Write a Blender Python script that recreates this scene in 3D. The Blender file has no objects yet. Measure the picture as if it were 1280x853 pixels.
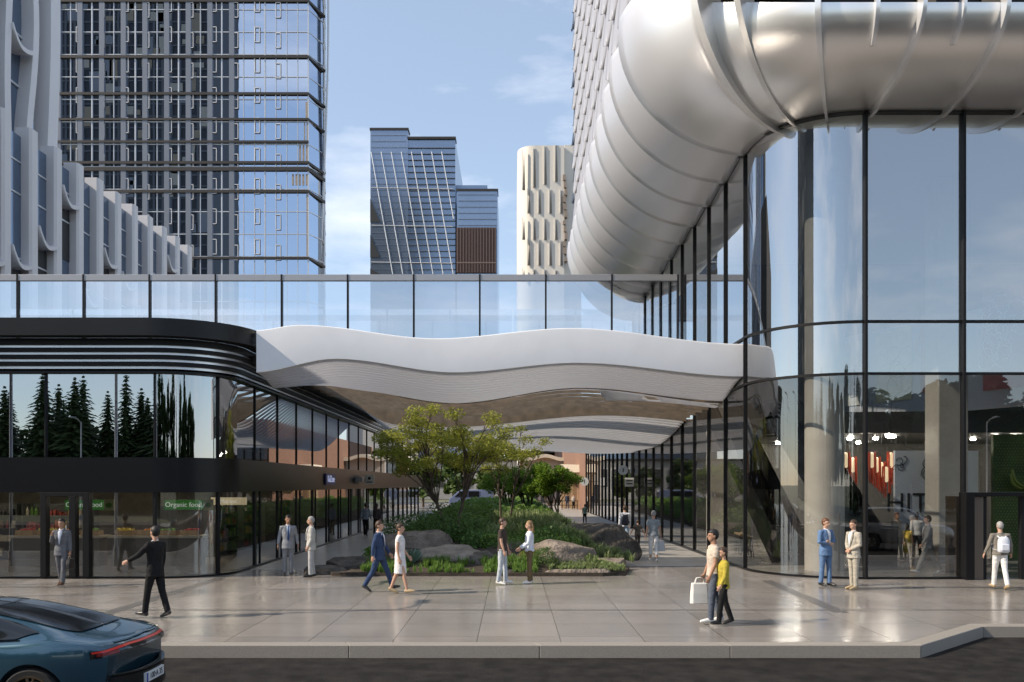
import bpy, bmesh, math, random
from mathutils import Vector, Matrix, noise
PI = math.pi
rad = math.radians
random.seed(7)
sc = bpy.context.scene
COL = sc.collection

# ------------------------------------------------------------------ camera, sky, sun, exposure
EYE = 2.63
F = 1100.0           # focal length in pixels of the 1280 px wide photograph
HOR = 606.0          # horizon row
cd = bpy.data.cameras.new('camera')
cam = bpy.data.objects.new('camera', cd)
COL.objects.link(cam)
cam.location = (0, 0, EYE)
cam.rotation_euler = (rad(90), 0, 0)
cd.sensor_width = 36
cd.lens = 36 * F / 1280
cd.shift_y = (HOR - 426.5) / 1280
cd.clip_end = 6000
sc.camera = cam

SUN_EL, SUN_AZ = 37.0, 13.0          # the sun stands low on the left, a little behind the camera
to_sun = Vector((-math.cos(rad(SUN_AZ)) * math.cos(rad(SUN_EL)), -math.sin(rad(SUN_AZ)) * math.cos(rad(SUN_EL)), math.sin(rad(SUN_EL))))
sl = bpy.data.lights.new('sun', 'SUN')
sun = bpy.data.objects.new('sun', sl)
COL.objects.link(sun)
sl.energy = 3.5
sl.angle = rad(0.5)
sl.color = (1.0, 0.87, 0.71)
sun.rotation_euler = (-to_sun).to_track_quat('-Z', 'Y').to_euler()
sun.location = (-40, -10, 40)

w = bpy.data.worlds.new('World')
sc.world = w
w.use_nodes = True
nt = w.node_tree
nt.nodes.clear()
def nd(t, typ, **kw):
    n = t.nodes.new(typ)
    for k, v in kw.items():
        setattr(n, k, v)
    return n
sky = nd(nt, 'ShaderNodeTexSky', sky_type='NISHITA', sun_disc=False)
sky.sun_elevation = rad(SUN_EL)
sky.sun_rotation = math.atan2(to_sun.x, to_sun.y)
sky.altitude = 50
sky.air_density = 1.0
sky.dust_density = 0.25
sky.ozone_density = 1.2
tc = nd(nt, 'ShaderNodeTexCoord')
mp = nd(nt, 'ShaderNodeMapping')
mp.inputs['Scale'].default_value = (1.6, 1.6, 5.0)
cn = nd(nt, 'ShaderNodeTexNoise')
cn.inputs['Scale'].default_value = 1.9
cn.inputs['Detail'].default_value = 9
cn.inputs['Roughness'].default_value = 0.58
cr = nd(nt, 'ShaderNodeValToRGB')
cr.color_ramp.elements[0].position = 0.46
cr.color_ramp.elements[1].position = 0.78
cmx = nd(nt, 'ShaderNodeMix', data_type='RGBA')
cmx.inputs['B'].default_value = (4.9, 5.0, 5.3, 1)
cm2 = nd(nt, 'ShaderNodeMath', operation='MULTIPLY')
cm2.inputs[1].default_value = 0.8
bg = nd(nt, 'ShaderNodeBackground')
bg.inputs['Strength'].default_value = 0.15
wo = nd(nt, 'ShaderNodeOutputWorld')
L = nt.links.new
L(tc.outputs['Generated'], mp.inputs['Vector'])
L(mp.outputs['Vector'], cn.inputs['Vector'])
L(cn.outputs['Fac'], cr.inputs['Fac'])
L(cr.outputs['Color'], cm2.inputs[0])
L(cm2.outputs[0], cmx.inputs['Factor'])
vl = nd(nt, 'ShaderNodeMix', data_type='RGBA')
vl.inputs['Factor'].default_value = .52
vl.inputs['B'].default_value = (1.9, 2.2, 2.6, 1)
L(sky.outputs['Color'], vl.inputs['A'])
L(vl.outputs['Result'], cmx.inputs['A'])
L(cmx.outputs['Result'], bg.inputs['Color'])
L(bg.outputs['Background'], wo.inputs['Surface'])

sc.view_settings.view_transform = 'Standard'
sc.view_settings.look = 'None'
sc.view_settings.gamma = 1
sc.view_settings.exposure = 0.84
sc.view_settings.use_curve_mapping = False
sc.cycles.max_bounces = 9
sc.cycles.transparent_max_bounces = 24
sc.cycles.glossy_bounces = 5
sc.cycles.diffuse_bounces = 3
sc.cycles.caustics_reflective = False
sc.cycles.caustics_refractive = False
sc.cycles.use_denoising = True
sc.cycles.sample_clamp_indirect = 6

# ------------------------------------------------------------------ helpers
def at(px, py, d):
    """World point that stands d metres ahead and shows at photo pixel (px, py)."""
    return Vector(((px - 640) * d / F, d, EYE - (py - HOR) * d / F))
def gnd(py, z=0.0):
    return (EYE - z) * F / (py - HOR)

def wl(o):
    v = Vector((0, 0, 0))
    while o:
        v = v + o.location
        o = o.parent
    return v

def tag(o, label=None, cat=None, group=None, kind=None):
    if label: o['label'] = label
    if cat: o['category'] = cat
    if group: o['group'] = group
    if kind: o['kind'] = kind
    return o

def thing(name, label, cat, loc=(0, 0, 0), group=None, kind=None):
    o = bpy.data.objects.new(name, None)
    o.empty_display_size = 0.2
    COL.objects.link(o)
    o.location = loc
    return tag(o, label, cat, group, kind)

def copy_tree(o, parent=None):
    c = o.copy()
    COL.objects.link(c)
    if parent is not None:
        c.parent = parent
    for ch in list(o.children):
        copy_tree(ch, c)
    return c

def ring(n, rx, ry, ph=0):
    return [(rx * math.cos(2 * PI * i / n + ph), ry * math.sin(2 * PI * i / n + ph)) for i in range(n)]

class MB:
    def __init__(s):
        s.v, s.f, s.m, s.mi = [], [], [], 0
    def add(s, vs, fs):
        n = len(s.v)
        s.v.extend([tuple(v) for v in vs])
        s.f.extend([[i + n for i in f] for f in fs])
        s.m.extend([s.mi] * len(fs))
        return s
    def box(s, x0, x1, y0, y1, z0, z1):
        return s.add([(x0, y0, z0), (x1, y0, z0), (x1, y1, z0), (x0, y1, z0), (x0, y0, z1), (x1, y0, z1), (x1, y1, z1), (x0, y1, z1)],
                     [(3, 2, 1, 0), (4, 5, 6, 7), (0, 1, 5, 4), (1, 2, 6, 5), (2, 3, 7, 6), (3, 0, 4, 7)])
    def obox(s, c, sz, M=None):
        b = MB().box(-sz[0] / 2, sz[0] / 2, -sz[1] / 2, sz[1] / 2, -sz[2] / 2, sz[2] / 2)
        M = M or Matrix.Identity(3)
        c = Vector(c)
        return s.add([M @ Vector(v) + c for v in b.v], b.f)
    def quad(s, *p):
        return s.add(p, [tuple(range(len(p)))])
    def loft(s, rings, cap=True, closed=True):
        n = len(rings[0])
        vs = [p for r in rings for p in r]
        fs = []
        for i in range(len(rings) - 1):
            for j in range(n if closed else n - 1):
                k = (j + 1) % n
                fs.append((i * n + j, i * n + k, (i + 1) * n + k, (i + 1) * n + j))
        if cap and closed:
            fs.append(tuple(reversed(range(n))))
            fs.append(tuple((len(rings) - 1) * n + j for j in range(n)))
        return s.add(vs, fs)
    def tube(s, pts, r, n=8, cap=True, up=None):
        pts = [Vector(p) for p in pts]
        rs = []
        ref = None
        for i, p in enumerate(pts):
            a = pts[max(i - 1, 0)]
            b = pts[min(i + 1, len(pts) - 1)]
            t = (b - a)
            if t.length < 1e-9: t = Vector((0, 0, 1))
            t.normalize()
            if ref is None:
                ref = Vector(up) if up else (Vector((1, 0, 0)) if abs(t.x) < 0.9 else Vector((0, 1, 0)))
            u = ref - t * ref.dot(t)
            if u.length < 1e-6:
                u = t.orthogonal()
            u.normalize()
            ref = u
            v = t.cross(u)
            ri = r[i] if isinstance(r, (list, tuple)) else r
            rx, ry = ri if isinstance(ri, (list, tuple)) else (ri, ri)
            rs.append([p + u * c + v * d for c, d in ring(n, rx, ry)])
        return s.loft(rs, cap)
    def ell(s, c, r, nu=14, nv=9, M=None):
        c = Vector(c)
        M = M or Matrix.Identity(3)
        vs = [c + M @ Vector((0, 0, -r[2]))]
        for i in range(1, nv):
            a = -PI / 2 + PI * i / nv
            vs += [c + M @ Vector((r[0] * math.cos(a) * math.cos(2 * PI * j / nu), r[1] * math.cos(a) * math.sin(2 * PI * j / nu), r[2] * math.sin(a))) for j in range(nu)]
        vs.append(c + M @ Vector((0, 0, r[2])))
        fs = []
        for j in range(nu):
            k = (j + 1) % nu
            fs.append((0, 1 + k, 1 + j))
            for i in range(nv - 2):
                a, b = 1 + i * nu, 1 + (i + 1) * nu
                fs.append((a + j, a + k, b + k, b + j))
            a = 1 + (nv - 2) * nu
            fs.append((a + j, a + k, len(vs) - 1))
        return s.add(vs, fs)
    def lathe(s, prof, c=(0, 0, 0), n=24):
        c = Vector(c)
        return s.loft([[c + Vector((r * math.cos(2 * PI * j / n), r * math.sin(2 * PI * j / n), z)) for j in range(n)] for r, z in prof])
    def grid(s, fn, nu, nv):
        vs = [fn(i / nu, j / nv) for i in range(nu + 1) for j in range(nv + 1)]
        fs = [(i * (nv + 1) + j, (i + 1) * (nv + 1) + j, (i + 1) * (nv + 1) + j + 1, i * (nv + 1) + j + 1) for i in range(nu) for j in range(nv)]
        return s.add(vs, fs)
    def prism(s, poly, z0, z1):
        n = len(poly)
        vs = [(x, y, z0) for x, y in poly] + [(x, y, z1) for x, y in poly]
        fs = [tuple(reversed(range(n))), tuple(range(n, 2 * n))] + [(i, (i + 1) % n, n + (i + 1) % n, n + i) for i in range(n)]
        return s.add(vs, fs)
    def ribbon(s, path, z0, z1):
        """Upright sheet along a plan path."""
        n = len(path)
        return s.add([(x, y, z0) for x, y in path] + [(x, y, z1) for x, y in path], [(i, i + 1, n + i + 1, n + i) for i in range(n - 1)])
    def wall(s, inner, outer, z0, z1):
        """Upright solid between two plan paths of equal length."""
        n = len(inner)
        rs = [[(a[0], a[1], z0), (b[0], b[1], z0), (b[0], b[1], z1), (a[0], a[1], z1)] for a, b in zip(inner, outer)]
        return s.loft(rs)
    def mesh(s, name='mesh'):
        me = bpy.data.meshes.new(name)
        me.from_pydata(s.v, [], s.f)
        return me
    def build(s, name, mat, parent=None, smooth=None, bevel=0, solid=0):
        off = wl(parent) if parent else Vector((0, 0, 0))
        me = bpy.data.meshes.new(name)
        me.from_pydata([(x - off.x, y - off.y, z - off.z) for x, y, z in s.v], [], s.f)
        for m in (mat if isinstance(mat, (list, tuple)) else [mat]):
            me.materials.append(m)
        if isinstance(mat, (list, tuple)):
            me.polygons.foreach_set('material_index', s.m)
        me.update()
        if smooth is not None:
            me.shade_smooth()
            if smooth < 180:
                me.set_sharp_from_angle(angle=rad(smooth))
        o = bpy.data.objects.new(name, me)
        COL.objects.link(o)
        if parent: o.parent = parent
        if solid:
            m = o.modifiers.new('solid', 'SOLIDIFY'); m.thickness = solid; m.offset = 0
        if bevel:
            m = o.modifiers.new('bevel', 'BEVEL'); m.width = bevel; m.segments = 2; m.limit_method = 'ANGLE'; m.angle_limit = rad(40)
        return o

def link_copy(o, parent, dv):
    """A copy of a part that shares its mesh, moved by dv inside its thing."""
    c = o.copy()
    COL.objects.link(c)
    c.parent = parent
    c.location = Vector(o.location) + Vector(dv)
    for ch in o.children:
        k = ch.copy(); COL.objects.link(k); k.parent = c
    return c

def text(body, name, size, mat, parent=None, loc=(0, 0, 0), rot=(PI / 2, 0, 0), ext=0.004, align='CENTER'):
    cu = bpy.data.curves.new(name, 'FONT')
    cu.body = body
    cu.size = size
    cu.extrude = ext
    cu.align_x = align
    cu.align_y = 'CENTER'
    tmp = bpy.data.objects.new('tmp_text', cu)
    COL.objects.link(tmp)
    dg = bpy.context.evaluated_depsgraph_get()
    dg.update()
    me = bpy.data.meshes.new_from_object(tmp.evaluated_get(dg))
    bpy.data.objects.remove(tmp)
    me.materials.clear()
    me.materials.append(mat)
    o = bpy.data.objects.new(name, me)
    COL.objects.link(o)
    off = wl(parent) if parent else Vector((0, 0, 0))
    o.location = Vector(loc) - off
    o.rotation_euler = rot
    if parent: o.parent = parent
    return o

# ------------------------------------------------------------------ materials
def newmat(name):
    m = bpy.data.materials.new(name)
    m.use_nodes = True
    t = m.node_tree
    t.nodes.clear()
    out = nd(t, 'ShaderNodeOutputMaterial')
    return m, t, out

def mat(name, col, rough=.5, metal=0, spec=.5, var=.0, vscale=4, bump=0, bscale=60, emit=0, coat=0, rvar=0, detail=4, bdist=.02):
    m, t, out = newmat(name)
    p = nd(t, 'ShaderNodeBsdfPrincipled')
    t.links.new(p.outputs[0], out.inputs['Surface'])
    p.inputs['Base Color'].default_value = (*col, 1)
    p.inputs['Roughness'].default_value = rough
    p.inputs['Metallic'].default_value = metal
    p.inputs['Specular IOR Level'].default_value = spec
    if coat:
        p.inputs['Coat Weight'].default_value = coat
        p.inputs['Coat Roughness'].default_value = .04
    if emit:
        p.inputs['Emission Color'].default_value = (*col, 1)
        p.inputs['Emission Strength'].default_value = emit
    if var or bump or rvar:
        g = nd(t, 'ShaderNodeTexCoord')
    if var or rvar:
        n = nd(t, 'ShaderNodeTexNoise')
        n.inputs['Scale'].default_value = vscale
        n.inputs['Detail'].default_value = detail
        t.links.new(g.outputs['Object'], n.inputs['Vector'])
        if var:
            r = nd(t, 'ShaderNodeValToRGB')
            r.color_ramp.elements[0].position = .3
            r.color_ramp.elements[1].position = .7
            r.color_ramp.elements[0].color = (*[c * (1 - var) for c in col], 1)
            r.color_ramp.elements[1].color = (*[min(1, c * (1 + var)) for c in col], 1)
            t.links.new(n.outputs['Fac'], r.inputs['Fac'])
            t.links.new(r.outputs['Color'], p.inputs['Base Color'])
        if rvar:
            q = nd(t, 'ShaderNodeMapRange')
            q.inputs['From Min'].default_value = .3
            q.inputs['From Max'].default_value = .7
            q.inputs['To Min'].default_value = rough - rvar
            q.inputs['To Max'].default_value = rough + rvar
            t.links.new(n.outputs['Fac'], q.inputs['Value'])
            t.links.new(q.outputs['Result'], p.inputs['Roughness'])
    if bump:
        n2 = nd(t, 'ShaderNodeTexNoise')
        n2.inputs['Scale'].default_value = bscale
        n2.inputs['Detail'].default_value = 5
        t.links.new(g.outputs['Object'], n2.inputs['Vector'])
        b = nd(t, 'ShaderNodeBump')
        b.inputs['Strength'].default_value = bump
        b.inputs['Distance'].default_value = bdist
        t.links.new(n2.outputs['Fac'], b.inputs['Height'])
        t.links.new(b.outputs['Normal'], p.inputs['Normal'])
    return m

def glass(name, tint=(.8, .85, .88), base=.18, gain=1.0, refl=(1, 1, 1), rough=0.0, wave=0.0):
    """Window pane: clear sheet with a mirror share that grows at grazing angles."""
    m, t, out = newmat(name)
    tr = nd(t, 'ShaderNodeBsdfTransparent')
    tr.inputs['Color'].default_value = (*tint, 1)
    gl = nd(t, 'ShaderNodeBsdfGlossy')
    gl.inputs['Color'].default_value = (*refl, 1)
    gl.inputs['Roughness'].default_value = rough
    fr = nd(t, 'ShaderNodeFresnel')
    fr.inputs['IOR'].default_value = 1.5
    ma = nd(t, 'ShaderNodeMath', operation='MULTIPLY_ADD', use_clamp=True)
    ma.inputs[1].default_value = gain
    ma.inputs[2].default_value = base
    mx = nd(t, 'ShaderNodeMixShader')
    if wave:
        g = nd(t, 'ShaderNodeTexCoord')
        n = nd(t, 'ShaderNodeTexNoise')
        n.inputs['Scale'].default_value = .35
        n.inputs['Detail'].default_value = 1
        b = nd(t, 'ShaderNodeBump')
        b.inputs['Strength'].default_value = wave
        b.inputs['Distance'].default_value = .05
        t.links.new(g.outputs['Object'], n.inputs['Vector'])
        t.links.new(n.outputs['Fac'], b.inputs['Height'])
        t.links.new(b.outputs['Normal'], gl.inputs['Normal'])
    t.links.new(fr.outputs[0], ma.inputs[0])
    t.links.new(ma.outputs[0], mx.inputs['Fac'])
    t.links.new(tr.outputs[0], mx.inputs[1])
    t.links.new(gl.outputs[0], mx.inputs[2])
    t.links.new(mx.outputs[0], out.inputs['Surface'])
    return m

def leafmat(name, cols, transl=.35, rough=.5):
    """Foliage: every leaf has its own hue; light comes through the blades."""
    m, t, out = newmat(name)
    g = nd(t, 'ShaderNodeNewGeometry')
    r = nd(t, 'ShaderNodeValToRGB')
    e = r.color_ramp.elements
    while len(e) < len(cols): e.new(.5)
    for i, c in enumerate(cols):
        e[i].position = i / max(1, len(cols) - 1)
        e[i].color = (*c, 1)
    t.links.new(g.outputs['Random Per Island'], r.inputs['Fac'])
    p = nd(t, 'ShaderNodeBsdfPrincipled')
    p.inputs['Roughness'].default_value = rough
    p.inputs['Specular IOR Level'].default_value = .3
    tl = nd(t, 'ShaderNodeBsdfTranslucent')
    mx = nd(t, 'ShaderNodeMixShader')
    mx.inputs['Fac'].default_value = transl
    t.links.new(r.outputs['Color'], p.inputs['Base Color'])
    t.links.new(r.outputs['Color'], tl.inputs['Color'])
    t.links.new(p.outputs[0], mx.inputs[1])
    t.links.new(tl.outputs[0], mx.inputs[2])
    t.links.new(mx.outputs[0], out.inputs['Surface'])
    return m

def tilemat(name, c1, c2, mortar, bw, rh, ox=0, oy=0, ms=.008, rough=.3, speck=.25, offset=0.0):
    m, t, out = newmat(name)
    p = nd(t, 'ShaderNodeBsdfPrincipled')
    t.links.new(p.outputs[0], out.inputs['Surface'])
    g = nd(t, 'ShaderNodeTexCoord')
    mpn = nd(t, 'ShaderNodeMapping')
    mpn.inputs['Location'].default_value = (ox, oy, 0)
    br = nd(t, 'ShaderNodeTexBrick', offset=offset, squash=1)
    br.inputs['Color1'].default_value = (*c1, 1)
    br.inputs['Color2'].default_value = (*c2, 1)
    br.inputs['Mortar'].default_value = (*mortar, 1)
    br.inputs['Scale'].default_value = 1
    br.inputs['Mortar Size'].default_value = ms
    br.inputs['Mortar Smooth'].default_value = .1
    br.inputs['Bias'].default_value = 0
    br.inputs['Brick Width'].default_value = bw
    br.inputs['Row Height'].default_value = rh
    t.links.new(g.outputs['Object'], mpn.inputs['Vector'])
    t.links.new(mpn.outputs['Vector'], br.inputs['Vector'])
    n = nd(t, 'ShaderNodeTexNoise')
    n.inputs['Scale'].default_value = 70
    n.inputs['Detail'].default_value = 6
    n3 = nd(t, 'ShaderNodeTexNoise')
    n3.inputs['Scale'].default_value = .6
    n3.inputs['Detail'].default_value = 5
    for q in (n, n3): t.links.new(g.outputs['Object'], q.inputs['Vector'])
    mr = nd(t, 'ShaderNodeMapRange')
    mr.inputs['From Min'].default_value = .3; mr.inputs['From Max'].default_value = .7
    mr.inputs['To Min'].default_value = 1 - speck; mr.inputs['To Max'].default_value = 1 + speck
    t.links.new(n.outputs['Fac'], mr.inputs['Value'])
    mr3 = nd(t, 'ShaderNodeMapRange')
    mr3.inputs['From Min'].default_value = .3; mr3.inputs['From Max'].default_value = .7
    mr3.inputs['To Min'].default_value = .90; mr3.inputs['To Max'].default_value = 1.07
    t.links.new(n3.outputs['Fac'], mr3.inputs['Value'])
    mm = nd(t, 'ShaderNodeMath', operation='MULTIPLY')
    t.links.new(mr.outputs['Result'], mm.inputs[0])
    t.links.new(mr3.outputs['Result'], mm.inputs[1])
    vm = nd(t, 'ShaderNodeVectorMath', operation='SCALE')
    t.links.new(br.outputs['Color'], vm.inputs[0])
    t.links.new(mm.outputs[0], vm.inputs['Scale'])
    t.links.new(vm.outputs[0], p.inputs['Base Color'])
    rr = nd(t, 'ShaderNodeMapRange')
    rr.inputs['From Min'].default_value = .3; rr.inputs['From Max'].default_value = .7
    rr.inputs['To Min'].default_value = rough - .03; rr.inputs['To Max'].default_value = rough + .05
    t.links.new(n3.outputs['Fac'], rr.inputs['Value'])
    t.links.new(rr.outputs['Result'], p.inputs['Roughness'])
    b = nd(t, 'ShaderNodeBump')
    b.inputs['Strength'].default_value = .6
    b.inputs['Distance'].default_value = .004
    b.invert = True
    t.links.new(br.outputs['Fac'], b.inputs['Height'])
    t.links.new(b.outputs['Normal'], p.inputs['Normal'])
    return m

M_pave = tilemat('paving granite', (.295, .269, .244), (.238, .219, .200), (.11, .10, .09), 1.41, 1.41, .59, .3, .008, .19)
M_path = tilemat('path granite', (.40, .38, .35), (.35, .335, .31), (.12, .115, .11), 1.2, .6, 0, 0, .008, .34, offset=.5)
M_strip = mat('dark granite band', (.10, .094, .09), .35, var=.2, vscale=60)
M_kerb = mat('kerb granite', (.27, .245, .215), .55, var=.18, vscale=70, bump=.15)
M_road = mat('asphalt', (.021, .019, .0175), .8, spec=.2, var=.55, vscale=3.2, bump=1.0, bscale=90, detail=14, bdist=.03)
M_ground = mat('far ground', (.10, .11, .07), .9, var=.3, vscale=.2)
M_soil = mat('planting soil', (.05, .038, .028), .95, var=.4, vscale=9, bump=.8, bscale=25)
M_black = mat('black metal', (.008, .008, .009), .30, spec=.22)
M_blackmatt = mat('black frame', (.010, .010, .011), .45, spec=.2)
M_dark = mat('dark interior', (.03, .03, .032), .7)
M_grey = mat('grey interior', (.16, .155, .15), .7, var=.1, vscale=2)
M_white = mat('white render', (.78, .785, .80), .5, var=.03, vscale=1.5)
M_soffit = mat('canopy slats', (.82, .83, .86), .45)
# the slats are milky and let some daylight through
_t = M_soffit.node_tree
_p = [n for n in _t.nodes if n.type == 'BSDF_PRINCIPLED'][0]
_o = [n for n in _t.nodes if n.type == 'OUTPUT_MATERIAL'][0]
_tl = nd(_t, 'ShaderNodeBsdfTranslucent'); _tl.inputs['Color'].default_value = (.85, .86, .9, 1)
_mx = nd(_t, 'ShaderNodeMixShader'); _mx.inputs['Fac'].default_value = .45
_t.links.new(_p.outputs[0], _mx.inputs[1]); _t.links.new(_tl.outputs[0], _mx.inputs[2]); _t.links.new(_mx.outputs[0], _o.inputs['Surface'])
M_timber = mat('brown slats', (.20, .155, .11), .5, var=.25, vscale=3)
M_alu = mat('pale aluminium', (.66, .66, .68), .3, metal=.85)
M_cap = mat('grey cap rail', (.38, .385, .41), .4, metal=.3)
M_gstore = glass('shop glass', (.86, .88, .86), .13, .8, wave=.004)
M_gupper = glass('upper glass', (.30, .32, .36), .40, .75, refl=(.90, .92, .96), wave=.006)
M_gatrium = glass('atrium glass', (.80, .84, .86), .40, 1.0, wave=.004)
M_gfloor = glass('street level glass', (.90, .92, .92), .15, .6, wave=.004)
M_gterr = glass('terrace glass', (.66, .69, .73), .52, 1.0, refl=(.90, .92, .96))
M_concrete = mat('pale concrete', (.42, .385, .34), .6, var=.08, vscale=2, bump=.1)
M_spot = mat('spot lamp', (1, .90, .76), .5, emit=95)
M_fill = mat('lamp panel', (1, .86, .68), .5, emit=6)  # unseen glowing panels added to light the dim shop
# ------------------------------------------------------------------ setting: ground, road, pavement, kerb
XL, XR = -8.2, 7.22
tag(MB().box(-3000, 3000, -1500, 4500, -.6, -.26).build('ground', M_ground), kind='structure')
tag(MB().box(-200, 200, -9, 17.2, -.5, -.205).build('road', M_road), kind='structure')
pv = [(-90, 14.69), (6.57, 14.69), (8.63, 16.63), (60, 16.63), (60, 130), (-90, 130)]
tag(MB().prism(pv, -.4, 0).build('pavement', M_pave), kind='structure')
kin = [(-90, 14.69), (6.57, 14.69), (8.63, 16.63), (60, 16.63)]
kout = [(-90, 14.39), (6.69, 14.39), (8.75, 16.33), (60, 16.33)]
def kerb_run(a, b, c, d):
    return MB().prism([a, b, c, d], -.4, .003)
for i in range(3):
    # kerb stones two metres long with fine joints
    n = max(1, round((Vector(kout[i + 1]) - Vector(kout[i])).length / 3.1))
    kb = MB()
    for k in range(n):
        t0, t1 = k / n, (k + 1) / n
        g = .003 / (Vector(kout[i + 1]) - Vector(kout[i])).length
        l = lambda p, q, t: tuple(Vector(p).lerp(Vector(q), t))
        kb.prism([l(kout[i], kout[i + 1], t0 + g), l(kout[i], kout[i + 1], t1 - g), l(kin[i], kin[i + 1], t1 - g), l(kin[i], kin[i + 1], t0 + g)], -.4, .003)
    tag(kb.build('kerb', M_kerb, bevel=.012), kind='structure')
tag(MB().box(-90, 90, -14, -9, -.4, -.05).build('pavement', M_pave), kind='structure')
# dark granite bands let into the paving
sb = MB()
def band(p, q, wd, z=.004):
    p, q = Vector((*p, 0)), Vector((*q, 0))
    t = (q - p).normalized()
    s = Vector((-t.y, t.x, 0)) * wd / 2
    sb.add([(*(p - s).xy, z), (*(q - s).xy, z), (*(q + s).xy, z), (*(p + s).xy, z)], [(0, 1, 2, 3)])
band((-9.1, 17.0), (-8.55, 25.2), .28)
band((-8.75, 18.5), (-8.75, 18.52), .2)
sb = MB()
a0 = at(118, 772, gnd(772)); a1 = at(278, 722, gnd(722))
band(a0.xy, a1.xy, .30)
b0 = at(958, 726, gnd(726)); b1 = at(1052, 766, gnd(766))
band(b0.xy, b1.xy, .30)
band((8.2, 22.55), (40, 22.55), .22, .0045)
band((-40, 18.45), (40, 18.45), .10, .0035)
band((-40, 22.6), (-9.6, 22.6), .18, .0045)
tag(sb.build('paving_band', M_strip), kind='structure')
# right-hand and left-hand paths of the passage
tag(MB().prism([(3.0, 28.3), (7.1, 28.3), (7.1, 110), (2.0, 110)], .0, .006).build('path', M_path), kind='structure')
tag(MB().prism([(-8.1, 27.2), (-5.3, 27.2), (-4.6, 110), (-8.1, 110)], .0, .006).build('path', M_path), kind='structure')

# ------------------------------------------------------------------ left podium building
def lpath(o, y_end=80.0, x0=-60.0, n=10):
    cx, cy, r = -10.0, 26.4, 1.8 + o
    p = [(x0, cy - r), (-30, cy - r), (cx, cy - r)]
    for i in range(1, n + 1):
        a = PI / 2 * i / n
        p.append((cx + r * math.sin(a), cy - r * math.cos(a)))
    p += [(cx + r, 40.0), (cx + r, y_end)]
    return p
shop = thing('retail_building', 'low black retail building with rounded glass corner and striped louvres, left of passage', 'building', (-20, 24.6, 0))
MB().wall(lpath(0), lpath(.06), 2.41, 3.39).build('spandrel_band', M_black, shop, smooth=30)
MB().wall(lpath(-.3), lpath(.10), 5.74, 5.80).build('head_rail', M_black, shop, smooth=30)
# stripes: pale strips between black louvre blades
for k in range(4):
    z = 5.86 + k * .19
    MB().wall(lpath(-.1), lpath(.08 + .03 * k), z, z + .075).build('pale_strip', M_alu, shop, smooth=30)
    MB().wall(lpath(-.1), lpath(.16 + .03 * k), z + .075, z + .19).build('louvre_blade', M_blackmatt, shop, smooth=30)
fa = [p for p in lpath(.70, 30.0) if p[1] <= 27.9]
fi = [p for p in lpath(.25, 30.0) if p[1] <= 27.9]
fa.append((-7.5, 27.9)); fi.append((-7.95, 27.9))
MB().wall(fi, fa, 6.69, 7.17).build('roof_fascia', mat('fascia metal', (.010, .010, .011), .38, spec=.3), shop, smooth=30)
MB().wall([(-60, 26.0)] * 0 + lpath(-.4, 80), lpath(.24, 80), 6.60, 6.69).build('soffit', M_blackmatt, shop, smooth=30)
MB().prism([(-60, 25.3), (-9.6, 25.3), (-8.6, 26.6), (-8.6, 79.8), (-60, 79.8)], 6.45, 6.62).build('roof', M_dark, shop)
# glass, upper and lower, each pane a part
def pane_run(name, path, z0, z1, m, parent):
    return MB().ribbon(path, z0, z1).build(name, m, parent, smooth=30)
arc = [p for p in lpath(-.05) if p[0] > -10.01 and p[1] < 26.41]
fx = [-59.0] + [-10.0 - 3.05 * k for k in range(15, 0, -1)] + [-10.0]
side = [26.4] + [28.2 + 2.72 * k for k in range(19)]
for (z0, z1, m) in ((3.39, 5.74, M_gupper), (0.06, 2.41, M_gstore)):
    nm = 'upper_window' if z0 > 1 else 'shop_window'
    for i in range(len(fx) - 1):
        if z0 < 1 and abs(fx[i] + 13.05) < .01:      # the pane that holds the door is built with the door
            pane_run(nm, [(-11.86, 24.65), (-10.0, 24.65)], z0, z1, m, shop)
            continue
        pane_run(nm, [(fx[i], 24.65), (fx[i + 1], 24.65)], z0, z1, m, shop)
    pane_run(nm, arc, z0, z1, m, shop)
    for i in range(len(side) - 1):
        pane_run(nm, [(-8.25, side[i]), (-8.25, side[i + 1])], z0, z1, m, shop)
for z0, z1 in ((.06, 2.41), (3.39, 5.74)):
    wdt = .035 if z0 > 1 else .075
    for x in fx[1:]:
        MB().box(x - wdt / 2, x + wdt / 2, 24.58, 24.72, z0, z1).build('mullion', M_blackmatt, shop)
    a = rad(58)
    MB().obox((-10 + 1.75 * math.sin(a), 26.4 - 1.75 * math.cos(a), (z0 + z1) / 2), (wdt, .12, z1 - z0), Matrix.Rotation(a, 3, 'Z')).build('mullion', M_blackmatt, shop)
    for k, y in enumerate(side[1:]):
        wd2 = wdt * (2.2 if z0 < 1 and k % 3 == 0 else 1)
        MB().box(-8.30, -8.21, y - wd2 / 2, y + wd2 / 2, z0, z1).build('mullion', M_blackmatt, shop)
        if z0 < 1:
            MB().box(-8.29, -8.22, y + .55, y + .60, z0, z1).build('mullion', M_blackmatt, shop)
MB().wall(lpath(-.12), lpath(.03), 0, .06).build('base_rail', M_black, shop, smooth=30)
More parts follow.
